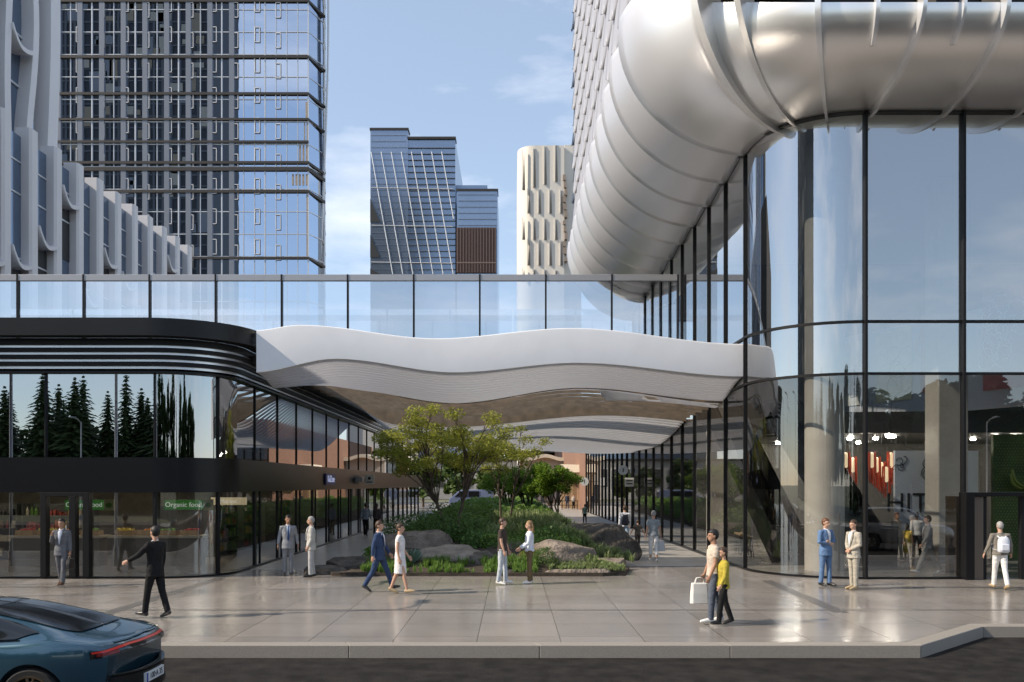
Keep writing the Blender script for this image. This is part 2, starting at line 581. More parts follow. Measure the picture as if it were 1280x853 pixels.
# inside: floors, back walls, ceilings, added light panels
MB().prism([(-60, 24.8), (-10, 24.8), (-8.5, 26.4), (-8.5, 79), (-60, 79)], .004, .02).build('shop_floor', mat('shop floor', (.30, .28, .26), .25, var=.1), shop)
MB().prism([(-60, 24.8), (-10, 24.8), (-8.5, 26.4), (-8.5, 79), (-60, 79)], 2.45, 3.36).build('floor_slab', M_dark, shop)
MB().box(-60, -13.5, 33.5, 33.8, .02, 2.45).build('back_wall', mat('shop wall', (.22, .19, .16), .7, var=.15), shop)
MB().box(-13.4, -13.1, 33.5, 78, .02, 2.45).build('back_wall', mat('shop wall side', (.20, .18, .16), .7, var=.15), shop)
MB().box(-60, -12.6, 31.0, 31.3, 3.4, 6.4).build('back_wall', M_dark, shop)
MB().box(-12.6, -12.3, 31.0, 78, 3.4, 6.4).build('back_wall', M_dark, shop)
for x in (-24, -22, -20, -18, -16, -14, -12, -10.4):
  for y_ in (27.6, 29.9):
    MB().box(x - .5, x + .5, y_, y_ + .15, 2.40, 2.45).build('ceiling_lamp', M_fill, shop)
for y in (30, 34, 38, 44, 50, 58):
    MB().box(-11.1, -10.9, y, y + 1.2, 2.40, 2.45).build('ceiling_lamp', M_fill, shop)
# doors: black framed double door, the right leaf narrow
dr = MB()
dr.box(-13.14, -12.98, 24.50, 24.72, 0.06, 2.41)
dr.box(-12.34, -12.16, 24.50, 24.72, 0.06, 2.30)
dr.box(-11.96, -11.78, 24.50, 24.72, 0.06, 2.41)
dr.box(-12.98, -11.96, 24.50, 24.72, 2.30, 2.41)
dfr = dr.build('door_frame', M_blackmatt, shop, bevel=.008)
lf = MB().ribbon([(-12.98, 24.62), (-12.34, 24.62)], .1, 2.3).build('door_leaf', M_gstore, shop)
MB().tube([(-12.42, 24.52, .9), (-12.42, 24.52, 1.5)], .014, 8).build('door_handle', M_alu, lf)
MB().ribbon([(-12.16, 24.62), (-11.96, 24.62)], .1, 2.3).build('side_light', M_gstore, shop)

# shelves, counters, crates and signs inside the shop
GOODS = [mat('goods %d' % i, c, .5) for i, c in enumerate([(.42, .10, .03), (.45, .30, .05), (.10, .22, .04), (.30, .05, .04), (.5, .45, .35), (.06, .12, .05), (.12, .06, .03), (.03, .03, .03)])]
M_shelf = mat('shelf steel', (.06, .06, .06), .5)
def shelf_unit():
    r = thing('shelf_unit', '', 'shelf')
    f = MB()
    for x in (-1.2, 1.2): f.box(x - .02, x + .02, -.25, .25, 0, 1.95)
    f.box(-1.18, 1.18, .22, .25, 0, 1.95)
    f.build('frame', M_shelf, r)
    for z in (.12, .62, 1.08, 1.52):
        MB().box(-1.18, 1.18, -.27, .22, z, z + .03).build('shelf_board', M_shelf, r)
    return r
su = shelf_unit()
goods = MB()
def stock(x, y, rz):
    M = Matrix.Rotation(rz, 3, 'Z')
    for z in (.15, .65, 1.11, 1.55):
        u = -1.15
        while u < 1.1:
            wd = random.uniform(.07, .14); h = random.uniform(.14, .32)
            goods.mi = random.randrange(len(GOODS))
            for k in range(random.randint(1, 4)):
                if u + wd > 1.15: break
                if z > 1 and random.random() < .5:
                    c = M @ Vector((u + wd / 2, -.12, 0)) + Vector((x, y, z))
                    goods.lathe([(wd * .38, 0), (wd * .4, h * .6), (wd * .14, h * .8), (wd * .14, h)], c, 7)
                else:
                    goods.obox(M @ Vector((u + wd / 2, -.12, 0)) + Vector((x, y, z + h / 2)), (wd * .92, .16, h), M)
                u += wd
            u += random.uniform(0, .06)
pos = [(-23.5, 30.6, 0), (-20.9, 30.6, 0), (-18.3, 30.6, 0), (-15.7, 30.6, 0), (-10.9, 33.0, PI / 2), (-10.9, 36.2, PI / 2), (-10.9, 41, PI / 2)]
slab_ = ['tall steel grocery shelf at the far left end behind the shop window', 'steel grocery shelf facing the shop door, left of the walking man', 'steel grocery shelf in line with the shop door', 'steel grocery shelf under the green sign in the shop',
         'grocery shelf behind the side window just past the rounded corner', 'second grocery shelf along the side window in the passage', 'grocery shelf deepest along the passage side window']
for i, (x, y, r) in enumerate(pos):
    o = su if i == 0 else copy_tree(su)
    o.location = (x, y, .02); o.rotation_euler.z = r
    tag(o, slab_[i], group='grocery shelves in the shop')
    stock(x, y, r)
tag(goods.build('shelf_goods', GOODS), 'jumbled bottles jars and packets on the grocery shelves', 'groceries', kind='stuff')
M_count = mat('counter oak', (.42, .36, .28), .5, var=.1)
def counter():
    r = thing('display_counter', '', 'counter')
    MB().box(-1.5, 1.5, -.4, .4, .9, .98).build('counter_top', M_count, r, bevel=.01)
    MB().box(-1.4, 1.4, -.3, .3, 0, .9).build('counter_base', mat('counter base', (.16, .13, .10), .6), r)
    return r
dc = counter()
crate_p = thing('produce_crate', '', 'crate')
cb = MB()
cb.box(-.28, .28, -.2, .2, 0, .03)
for x in (-.28, .26): cb.box(x, x + .02, -.2, .2, .03, .16)
for y in (-.2, .18): cb.box(-.26, .26, y, y + .02, .03, .16)
cb.build('crate_box', mat('crate wood', (.35, .24, .13), .7, var=.2, vscale=8), crate_p)
fruit_m = [mat('fruit %s' % n, c, .4) for n, c in (('orange', (.6, .22, .02)), ('green', (.14, .3, .04)), ('red', (.45, .04, .03)), ('yellow', (.6, .45, .06)))]
fruit_me = []
for m in fruit_m:
    b = MB()
    for k in range(26):
        b.ell((random.uniform(-.22, .22), random.uniform(-.15, .15), random.uniform(.1, .19)), (.05, .05, .05), 7, 5)
    fo = b.build('produce', m, None, smooth=180)
    fruit_me.append(fo.data)
    if m is fruit_m[0]:
        fo.parent = crate_p; keep = fo
    else:
        bpy.data.objects.remove(fo)
first = True
ncr = 0
colr = ['orange', 'green', 'red', 'yellow']
where = ['on the counter nearest the left frame edge', 'on the counter behind the shop door', 'on the counter left of the man in black', 'on the counter by the rounded corner']
for i, x in enumerate((-22.6, -18.2, -14.6, -11.4)):
    o = dc if i == 0 else copy_tree(dc)
    o.location = (x, 28.4, .02)
    tag(o, 'low oak display counter ' + ['at the left end of the shop front', 'behind the shop door carrying fruit crates', 'behind the window beside the man in black', 'inside the rounded shop corner'][i], group='display counters in the shop')
    for k in range(4):
        c = crate_p if first else copy_tree(crate_p)
        first = False
        c.location = (x - 1.05 + k * .7, 28.4, 1.0)
        j = (k + i) % 4
        c.children[0].data = c.children[0].data
        for ch in c.children:
            if ch.name.startswith('produce'): ch.data = fruit_me[j]
        tag(c, 'wooden crate of %s fruit %s' % (colr[j], where[i]), group='fruit crates on the counters')
M_signg = mat('sign green', (.04, .17, .03), .4, emit=.22)  # weak glow added to board and letters so the dim sign reads
M_letter = mat('white lettering', (.8, .8, .78), .5, emit=.22)
M_cream = mat('cream sign', (.55, .45, .28), .5, emit=.35)  # cream board is given an added glow as well
def organic(x, y, label):
    s = thing('shop_sign', label, 'sign', (x, y, 1.95))
    MB().box(x - .72, x + .46, y, y + .04, 1.86, 2.16).build('sign_board', M_signg, s)
    text('Organic food', 'lettering', .21, M_letter, s, (x - .13, y - .006, 2.01))
    lg = MB().box(x + .48, x + .78, y, y + .04, 1.84, 2.18).build('logo_board', mat('logo cream', (.5, .52, .3), .5), s)
    lb = MB()
    lb.ell((x + .63, y - .004, 2.0), (.10, .004, .08), 12, 8)
    lb.build('leaf_logo', mat('logo green', (.10, .25, .04), .5), lg)
    return s
organic(-9.95, 26.4 + .6, 'green Organic food sign with cream logo by the rounded shop corner')
organic(-13.0, 27.0, 'green Organic food sign hanging behind the shop door')
s = thing('shop_sign', 'cream lit sign above shelves inside the rounded corner', 'sign', (-9.3, 29.5, 1.98))
MB().box(-10.1, -8.9, 29.5, 29.55, 1.95, 2.2).build('sign_board', M_cream, s)
text('Market', 'lettering', .2, M_letter, s, (-9.5, 29.49, 2.07))
# signs on the band in the passage
s = thing('shop_sign', 'small blue sign with pale letters on the black band in passage', 'sign', (XL, 39.2, 2.75))
MB().box(-8.12, -8.06, 38.2, 40.2, 2.62, 3.12).build('sign_board', mat('sign blue', (.02, .03, .16), .4), s)
text('KidZone', 'lettering', .42, mat('pale blue lettering', (.5, .55, .8), .5, emit=.3), s, (-8.05, 39.2, 2.87), (PI / 2, 0, PI / 2))
s = thing('blade_sign', 'white square blade sign with dark mark on the black band', 'sign', (-8.0, 47.5, 2.7))
MB().box(-7.95, -7.45, 47.5, 47.56, 2.66, 3.14).build('sign_board', mat('sign white', (.8, .8, .78), .5), s)
MB().ell((-7.7, 47.49, 2.97), (.08, .006, .08)).build('round_mark', M_dark, s)
MB().box(-7.86, -7.54, 47.488, 47.5, 2.74, 2.79).build('text_line', M_dark, s)
MB().box(-8.14, -7.95, 47.51, 47.55, 2.86, 2.9).build('bracket', M_blackmatt, s)
s = thing('wall_lamp', 'small grey box lamp on the black band beside the square sign', 'lamp', (-8.0, 45.6, 2.8))
MB().box(-8.14, -7.75, 45.6, 45.95, 2.78, 3.02).build('lamp_body', M_cap, s, bevel=.02)

# ------------------------------------------------------------------ glazed roof terrace behind, above the canopy
ter = thing('glass_terrace', 'long glazed roof terrace with grey cap rail above the white canopy', 'glass wall', (-20, 37.5, 6.6))
MB().box(-60, 7.05, 37.42, 37.62, 11.30, 11.57).build('cap_rail', M_cap, ter, bevel=.015)
x = (850 - 640) * 37.5 / F - .1
xs = [x - 2.81 * k for k in range(0, 17)]
for i, x in enumerate(xs):
    MB().box(x - .035, x + .035, 37.40, 37.55, 6.7, 11.57).build('mullion', M_blackmatt, ter)
    if i: MB().ribbon([(x + .035, 37.5), (xs[i - 1] - .035, 37.5)], 6.7, 11.30).build('glass_panel', M_gterr, ter)
MB().box(-60, 7.0, 37.3, 37.8, 6.63, 6.8).build('edge_beam', mat('terrace floor', (.4, .4, .42), .6), ter)
MB().box(-60, 7.0, 41.8, 42.2, 6.63, 6.8).build('edge_beam', bpy.data.materials['terrace floor'], ter)
bal = thing('glass_balustrade', 'inner glass balustrade seen through the roof terrace glazing', 'balustrade', (-20, 42, 6.8))
for i in range(10):
    x0 = 6 - 3.0 * i
    MB().ribbon([(x0 - 2.92, 42.0), (x0, 42.0)], 6.8, 11.0).build('glass_panel', glass('inner glass', (.8, .85, .9), .3, 1) if i == 0 else bpy.data.materials['inner glass'], bal)

# ------------------------------------------------------------------ undulating white canopy over the passage
def smooth_poly(pts, x):
    for i in range(len(pts) - 1):
        if pts[i][0] <= x <= pts[i + 1][0]:
            t = (x - pts[i][0]) / (pts[i + 1][0] - pts[i][0])
            t = t * t * (3 - 2 * t)
            return pts[i][1] + (pts[i + 1][1] - pts[i][1]) * t
    return pts[0][1] if x < pts[0][0] else pts[-1][1]
def front_y(x): return 25.75 + (x + 7.45) / 14.6 * 1.5
TOP = [(316, 413), (375, 406), (545, 423), (715, 410), (930, 430)]
BOT = [(316, 466), (420, 449), (568, 466), (722, 454), (930, 471)]
def edge_z(tab, x):
    d = front_y(x)
    px = 640 + x * F / d
    return EYE - (smooth_poly(tab, px) - HOR) * d / F
can = thing('canopy', 'white wavy canopy with slatted underside bridging the passage', 'canopy', (0, 26.5, 6))
X0, X1 = -7.48, 7.16
def fx_(u): return X0 + (X1 - X0) * u
n = 90
rs = []
for i in range(n + 1):
    x = fx_(i / n); y = front_y(x); zt, zb = edge_z(TOP, x), edge_z(BOT, x)
    pf = []
    # rounded upper edge rolls back, face upright, small return at the bottom
    pf += [(x, y + .26, zt - .02), (x, y + .16, zt + .02), (x, y + .05, zt), (x, y + .012, zt - .018), (x, y, zt - .05), (x, y, zb + .01), (x, y + .01, zb), (x, y + .14, zb), (x, y + .14, zt - .25), (x, y + .26, zt - .14)]
    rs.append(pf)
MB().loft(rs).build('fascia', M_white, can, smooth=28)
def ceil_z(x, y):
    z = ceil_base(x, y)
    e = min(1, max(0, (x - X0) / 2.6)); e = e * e * (3 - 2 * e)
    g = min(1, max(0, (y - 27.6) / 2.2))
    return z + (6.30 - z) * (1 - e) * g
def ceil_base(x, y):
    zb = edge_z(BOT, x)
    t = min(1, (y - front_y(x)) / 3.2)
    ph = (x - X0) / (X1 - X0)
    if y < 30.6:
        return zb - .50 * t * t * (3 - 2 * t) + .10 * t * math.sin(ph * 2 * PI * 1.25 + 2.2)
    t2 = (y - 36) / 16
    t2 = min(max(t2, 0), 1)
    return 5.32 - .92 * t2 + .24 * math.sin(ph * 7.0 + 2.4 + t2 * 2.5) * (1 - .3 * t2) - .22 * math.sin(t2 * PI * 1.5)
sl_ = MB()
def slat_run(yfun0, nsl, pitch, gap, th=.06):
    for j in range(nsl):
        rs = []
        for i in range(61):
            x = fx_(i / 60)
            y0 = yfun0(x) + j * pitch
            y1 = y0 + pitch - gap
            z0, z1 = ceil_z(x, y0), ceil_z(x, y1)
            rs.append([(x, y0, z0), (x, y1, z1), (x, y1, z1 + th), (x, y0, z0 + th)])
        sl_.loft(rs)
slat_run(lambda x: front_y(x) + .16, 17, .215, .045, .05)
sl_.build('ceiling_slats', M_soffit, can, smooth=30)
sl_ = MB()
slat_run(lambda x: 36.3, 38, .42, .28, .065)
sl_.build('rear_ceiling_slats', M_soffit, can, smooth=30)
# open bay between the two roof plates: deep brown blades run across, sky between them
for k in range(6):
    y = 29.9 + k * 1.1
    rs = []
    for i in range(41):
        x = fx_(i / 40); ph = i / 40
        z = ceil_z(x, 30.4) - .015 * k - .03
        rs.append([(x, y, z), (x, y + .055, z), (x, y + .055, z + .11), (x, y, z + .11)])
    MB().loft(rs).build('shade_blade', M_timber, can, smooth=30)
rs = []
for i in range(41):
    x = fx_(i / 40); z = min(ceil_z(x, 36.3), ceil_z(x, 30.4)) - .05
    rs.append([(x, 36.12, z), (x, 36.26, z), (x, 36.26, max(z + .3, 6.05)), (x, 36.12, max(z + .3, 6.05))])
MB().loft(rs).build('rear_edge_beam', M_timber, can)

for x in (7.12,):
    rs = []
    for k in range(40):
        y = 26.4 + 26 * k / 39
        if y < front_y(x) + .3: y = front_y(x) + .3
        z = ceil_z(x, y) + .07
        if 29.4 < y < 36.2: z = 5.6
        rs.append([(x - .05, y, z), (x + .05, y, z), (x + .05, y, z + .22), (x - .05, y, z + .22)])
    MB().loft(rs).build('carrier_beam', M_dark, can)

MB().box(-8.02, -7.2, 27.0, 52.3, 6.36, 6.58).build('edge_closure', M_dark, can)
# ------------------------------------------------------------------ right building: glass hall under a bulging scaled metal body
T1, T2, T3 = 6.75, 32.55, 39.3
def RP(t, o=0.0):
    """Plan outline of the right building: t runs from its back round the side to its front, o is outward."""
    r = 2.7 + o
    if t < 0: return (9.92 - t, 53 + r)
    if t < T1:
        a = t / 6.75 * PI / 2
        return (9.92 - r * math.sin(a), 53 + r * math.cos(a))
    if t < T2: return (XR - o, 53 - (t - T1))
    if t < T3:
        a = (t - T2) / 6.75 * PI / 2
        return (9.92 - r * math.cos(a), 27.2 - r * math.sin(a))
    return (9.92 + t - T3, 24.5 - o)
def rpath(t0, t1, o=0, step=.35):
    n = max(2, int((t1 - t0) / step))
    return [RP(t0 + (t1 - t0) * i / n, o) for i in range(n + 1)]

hall = thing('glass_hall', 'curved glass hall under bulging metal scales, on the right of passage', 'building', (10, 24.5, 0))
M_metal = mat('satin metal', (.88, .88, .90), .35, metal=.6)
M_scale = mat('scale metal', (.50, .51, .56), .5, metal=.4, var=.05, vscale=.6)
M_rim = mat('pale rim metal', (.80, .79, .78), .4, metal=.6)
M_soff = mat('dark glazing head', (.03, .03, .032), .4)

# glass panes
zlev = [(.06, 5.70), (5.74, 7.15), (7.19, 12.95)]
ts_side = [T2 - 2.525 * k for k in range(11)]            # mullions on the passage side
front_x = [9.82 + 2.72 * k for k in range(8)]
for z0, z1 in zlev:
    M_pn = M_gfloor if z0 < 1 else M_gatrium
    for k in range(10):
        MB().ribbon([RP(ts_side[k + 1]), RP(ts_side[k])], z0, z1).build('glass_pane', M_pn, hall)
    MB().ribbon(rpath(T2, T3 - .10, 0, .3), z0, z1).build('curved_glass_pane', M_pn, hall, smooth=60)
    for k in range(7):
        if k == 1 and z0 < 1:
            continue
        MB().ribbon([(front_x[k], 24.5), (front_x[k + 1], 24.5)], z0, z1).build('glass_pane', M_pn, hall)
MB().ribbon([(front_x[1], 24.5), (front_x[2], 24.5)], 2.42, 5.70).build('glass_pane', M_gfloor, hall)
for k in range(11):
    x, y = RP(ts_side[k])
    MB().box(x - .07, x + .04, y - .03, y + .03, .03, 13.0).build('mullion', M_blackmatt, hall)
for x in front_x:
    MB().box(x - .035, x + .035, 24.36, 24.56, .03, 13.0).build('mullion', M_blackmatt, hall)
for z in (5.72, 7.17):
    MB().wall(rpath(-3, 62, -.03), rpath(-3, 62, .06), z - .035, z + .035).build('transom', M_blackmatt, hall, smooth=40)
MB().wall(rpath(-3, 62, -.06), rpath(-3, 62, .08), 12.95, 13.07).build('head_frame', M_soff, hall, smooth=40)
MB().wall(rpath(6.9, 42.15, -.06), rpath(6.9, 42.15, .05), 0, .06).build('base_rail', M_black, hall, smooth=40)
# low glazed wing that runs on along the passage
wing = thing('glass_wing', 'low dark glazed wing continuing the glass hall down the passage', 'building', (9, 53, 0))
wy = [53.0 - .26 + 2.525 * k for k in range(14)]
for k, y in enumerate(wy):
    MB().box(XR - .08, XR + .04, y - .035, y + .035, .03, 6.6).build('mullion', M_blackmatt, wing)
    if k: MB().ribbon([(XR, y), (XR, wy[k - 1])], .05, 5.7).build('glass_pane', M_gatrium, wing)
    if k: MB().ribbon([(XR, y), (XR, wy[k - 1])], 5.75, 6.55).build('clerestory_pane', M_gatrium, wing)
MB().box(XR - .06, XR + .04, 53.2, wy[-1], 5.68, 5.76).build('transom', M_blackmatt, wing)
MB().box(XR + .02, 40, 56.2, wy[-1] + .1, 6.5, 6.7).build('roof', M_dark, wing)
MB().box(XR + .1, 40, wy[-1] + .15, 150, -.1, 9).build('end_wall', mat('end wall brick', (.22, .12, .08), .8, var=.2), wing)  # unseen block added to keep bright sky out of the mirrored glass
MB().box(11.5, 11.8, 56.2, wy[-1], .02, 6.5).build('back_wall', M_dark, wing)

# body: core volume
MB().box(6.0, 44, 23.6, 56.2, 17.0, 46).build('core_wall', mat('core metal', (.4, .4, .42), .5, metal=.5), hall)
MB().prism([(9.9, 24.62), (44, 24.62), (44, 55.5), (9.9, 55.5), (7.4, 53), (7.4, 27.2)], 13.05, 13.5).build('hall_ceiling', mat('hall ceiling', (.5, .5, .52), .6), hall)
# big overlapping shells of the bulge
def prof_side(f, lift=0):
    a = min(f, 1) * PI / 2
    if f > 1: return 3.3 + lift * (1 - .5 * (f - 1) / .4), 16.52 + 5.5 * (f - 1)
    return (3.3 + lift) * math.sin(a), 13.02 - .35 * lift * (1 - f) + 3.5 * (1 - math.cos(a)) - .0
def shell(t0, t1, lift=.36):
    nt_, nf = 8, 24
    m = MB()
    def fn(u, v):
        t = t0 + (t1 - t0) * u
        o, z = prof_side(v * 1.1, lift * (1 - u))
        x, y = RP(t, o + .02)
        return (x, y, z)
    m.grid(fn, nt_, nf)
    # edge plate that closes the lifted end
    vs0 = [fn(0, j / nf) for j in range(nf + 1)]
    vs1 = []
    for j in range(nf + 1):
        o, z = prof_side(j / nf * 1.1, 0)
        x, y = RP(t0, o - .02)
        vs1.append((x, y, z + .05))
    m.loft([vs0, vs1], cap=False, closed=False)
    return m
bounds = [1.5, 4.2]
bounds += [T1 + 25.8 - 2.525 * k for k in range(10, -1, -1)]
TR = T2 + 6.75 * 36 / 90                      # where the rim stands on the front corner
bounds += [TR]
for a, b in zip(bounds[:-1], bounds[1:]):
    shell(a, b, .62).build('bulge_shell', M_metal, hall, smooth=40, solid=.03)
# flat scaled wall above the bulge: shingled metal scales
sc_mb = MB()
rowh, colw = 1.75, 1.9
zrow = 16.4
row = 0
def scale(tc_, zt):
    w_, h_ = colw * .60, rowh * 1.75
    n = 9
    top, cols = [], []
    vs, fs = [], []
    for i in range(n + 1):
        v = i / n                                  # 0 top .. 1 tip
        half = w_ * (1.0 if v < .45 else math.sqrt(max(0, 1 - ((v - .45) / .55) ** 2)))
        for j in range(5):
            u = -1 + j / 2
            tt = tc_ + u * half + .10 * v
            o = 3.31 + .015 +   .34 * v * (0.3 + .7 * (1 - u) / 2) + .03 * (1 - u * u)
            x, y = RP(tt, o)
            vs.append((x, y, zt - h_ * v))
    for i in range(n):
        for j in range(4):
            fs.append((i * 5 + j, (i + 1) * 5 + j, (i + 1) * 5 + j + 1, i * 5 + j + 1))
    sc_mb.add(vs, fs)
while zrow < 40:
    t = 1.0 + (colw / 2 if row % 2 else 0)
    while t < TR + .6:
        scale(t, zrow + 2.7)
        t += colw
    zrow += rowh
    row += 1
sc_mb.build('scale_cladding', M_scale, hall, smooth=60, solid=.03)
MB().wall(rpath(1.0, TR + 1.5, 2.6), rpath(1.0, TR + 1.5, 3.28), 16.4, 46).build('cladding_wall', mat('cladding back', (.22, .22, .24), .5, metal=.6), hall, smooth=60)

# front tube: half pipe with ribs
def tube_h(t):
    return 2.63 + .5455 * RP(t, 3.0)[1] - 13.02
def prof_front(f, ex=0, t=60):
    a = f * PI / 2
    return (3.0 + ex) * math.sin(a), 13.02 + tube_h(t) * (1 - math.cos(a)) - ex * (1 - f) * .6
tube = MB()
tl = [TR + (T3 - TR) * i / 14 for i in range(15)] + [T3 + 1.0 * i for i in range(1, 26)]
rs = []
for t in tl:
    p = []
    for j in range(17):
        o, z = prof_front(j / 16, 0, t)
        p.append((*RP(t, o), z))
    zt = 13.02 + tube_h(t)
    p += [(*RP(t, 3.0), zt + .06), (*RP(t, 2.9), zt + .08), (*RP(t, 2.3), zt - .06), (*RP(t, 1.0), zt - .06), (*RP(t, .2), 13.6)]
    rs.append(p)
tube.loft(rs)
tube.build('front_tube', mat('satin tube metal', (.84, .83, .82), .34, metal=.85), hall, smooth=40)
MB().wall(rpath(TR, 62, 1.2), rpath(TR, 62, 1.4), 14.6, 17.5).build('front_window_band', M_black, hall, smooth=40)
for k in range(9):
    x = 10.6 + 1.7 * k
    MB().box(x, x + .5, 23.03, 23.08, 14.62, 17.4).build('window_jamb', mat('bronze jamb', (.35, .25, .16), .5) if k == 0 else bpy.data.materials['bronze jamb'], hall)
MB().wall(rpath(TR + .3, 62, 1.5), rpath(TR + .3, 62, 2.9), 17.5, 46).build('front_upper_wall', M_scale, hall, smooth=40)
def rib_poly(f0, depth, top=17.3, inner=.02, t=60):
    a_in, a_out = [], []
    for j in range(19):
        f = f0 + (1 - f0) * j / 18
        o, z = prof_front(f, 0, t)
        o2, z2 = prof_front(f, depth, t)
        a_in.append((o - inner, z + .01)); a_out.append((o2, z2))
    a_in.append((3.0 - inner, top)); a_out.append((3.0 + depth, top))
    return a_in, a_out
def rib_at(t, f0, depth, th):
    ai, ao = rib_poly(f0, depth, t=t)
    m = MB()
    for dt in (-th / 2, th / 2): pass
    rs = []
    for (o, z), (o2, z2) in zip(ai, ao):
        rs.append([(*RP(t - th / 2, o), z), (*RP(t - th / 2, o2), z2), (*RP(t + th / 2, o2), z2), (*RP(t + th / 2, o), z)])
    return m.loft(rs)
tx = lambda x: T3 + x - 9.92
for k in range(8):
    x = 7.95 + 2.02 * k
    t = tx(x) if x > 9.9 else T2 + 6.75 * .74
    rib_at(t, 0, .30, .10).build('rib', M_metal, hall, smooth=40)
    rib_at(t + 1.01, .62, .22, .07).build('short_rib', M_metal, hall, smooth=40)
# thick pale rim where the scaled corner meets the tube
def rim(t, depth, th, zt=17.6):
    rs = []
    for j in range(23):
        f = j / 22
        o, z = prof_side(f)
        o2, z2 = prof_side(f, depth)
        rs.append([(*RP(t - th / 2, o - .75 * (1 - .3 * f)), z + .02), (*RP(t - th / 2, o2), z2), (*RP(t + th / 2, o2), z2), (*RP(t + th / 2, o - .75 * (1 - .3 * f)), z + .02)])
    o, z = 3.3, zt
    rs.append([(*RP(t - th / 2, o - .5), z), (*RP(t - th / 2, o + depth), z), (*RP(t + th / 2, o + depth), z), (*RP(t + th / 2, o - .5), z)])
    return MB().loft(rs)
rim(TR + .05, .50, .16).build('corner_rim', M_rim, hall, smooth=40)
rim(TR + .85, .34, .12).build('corner_rim', M_rim, hall, smooth=40)

# ---------------- inside the hall
M_hfloor = mat('hall floor', (.30, .285, .265), .22, var=.1, vscale=1)
MB().prism([(9.9, 24.6), (40, 24.6), (40, 52), (XR + .1, 52), (XR + .1, 27.3), (7.6, 26), (8.6, 24.9)], .003, .02).build('hall_floor', M_hfloor, hall)
MB().box(XR + 1.5, 40, 41.5, 41.8, .02, 13).build('hall_back_wall', mat('hall wall', (.06, .058, .055), .7), hall)
MB().prism([(12, 33), (40, 30), (40, 41.4), (9.5, 41.4), (9.5, 37)], 4.55, 5.35).build('gallery_floor', mat('gallery edge', (.035, .035, .036), .5), hall)
col = MB(); col.lathe([(.58, .02), (.58, 13.0)], (9.55, 26.9, 0), 36)
col.build('round_column', M_concrete, hall, smooth=40)
MB().box(14.35, 15.35, 29.6, 30.6, .02, 13.0).build('square_column', M_concrete, hall, bevel=.03)
MB().box(14.35 + 8, 15.35 + 8, 29.6, 30.6, .02, 13.0).build('square_column', M_concrete, hall, bevel=.03)
MB().box(8.2, 8.9, 36.5, 37.2, .02, 13.0).build('square_column', M_concrete, hall, bevel=.03)
lamps = MB()
for i in range(40):
    x, y = random.uniform(11.5, 24), random.uniform(33.0, 40)
    MB().lathe([(.09, 4.47), (.09, 4.54)], (x, y, 0), 10).build('ceiling_lamp', M_spot, hall)

# escalators: black inclined runs
def escalator(name, p0, p1, wd, label):
    e = thing(name, label, 'escalator', p0)
    p0, p1 = Vector(p0), Vector(p1)
    d = (p1 - p0); hd = Vector((d.x, d.y, 0)).normalized(); s = Vector((-hd.y, hd.x, 0)) * wd / 2
    def run(off, w_, zlo, zhi, nm, m):
        rs = []
        for p in (p0 - hd * .8, p0, p1, p1 + hd * .8):
            c = p + s * off * 2 / wd * (wd / 2)
            q = s.normalized() * w_ / 2
            rs.append([tuple(c - q + Vector((0, 0, zlo))), tuple(c + q + Vector((0, 0, zlo))), tuple(c + q + Vector((0, 0, zhi))), tuple(c - q + Vector((0, 0, zhi)))])
        MB().loft(rs).build(nm, m, e)
    run(0, wd, -.35, .05, 'truss', M_black)
    run(1, .06, .05, .85, 'side_panel', M_blackmatt)
    run(-1, .06, .05, .85, 'side_panel', M_blackmatt)
    run(1, .09, .87, .95, 'handrail', M_black)
    run(-1, .09, .87, .95, 'handrail', M_black)
    return e
escalator('escalator', (11.6, 28.8, .35), (10.4, 33.2, 4.9), 1.1, 'black escalator rising behind the round column')
escalator('escalator', (9.1, 29.2, .35), (8.3, 34.6, 5.2), 1.0, 'black escalator beside the curved glass left of the round column')

# mural board with lettering
M_board = mat('mural board', (.50, .53, .58), .6)
M_ink = mat('black ink', (.02, .02, .02), .6)
mu = thing('mural_board', 'large pale mural board with black HIT letters and line drawing inside the hall', 'mural', (14.3, 31.6, 0))
MB().box(13.75, 16.75, 31.6, 31.72, .5, 3.85).build('board', M_board, mu)
text('HIT', 'lettering', .98, M_ink, mu, (14.18, 31.585, 1.95))
random.seed(11)
art = MB()
def doodle(m, cx, cz, y, sc_, n, r=.012):
    for k in range(n):
        a = random.uniform(0, 6.28); q = random.uniform(.2, 1) * sc_
        p = Vector((cx + random.uniform(-.3, .3) * sc_, y, cz + random.uniform(-.3, .3) * sc_))
        pts = []
        for i in range(14):
            pts.append(p.copy())
            a += random.uniform(-.2, .9)
            p += Vector((math.cos(a), 0, math.sin(a))) * q * .14
        m.tube(pts, r, 5)
doodle(art, 15.3, 3.1, 31.59, .9, 14)
doodle(art, 15.0, 1.9, 31.59, .6, 10)
doodle(art, 13.95, 3.3, 31.59, .3, 6)
art.build('line_drawing', M_ink, mu)
eb = MB(); eb.ell((15.55, 31.585, 3.15), (.18, .01, .18)); eb.build('round_motif', M_ink, mu)
for i, (x, z) in enumerate([(16.1, .9)]):
    pass
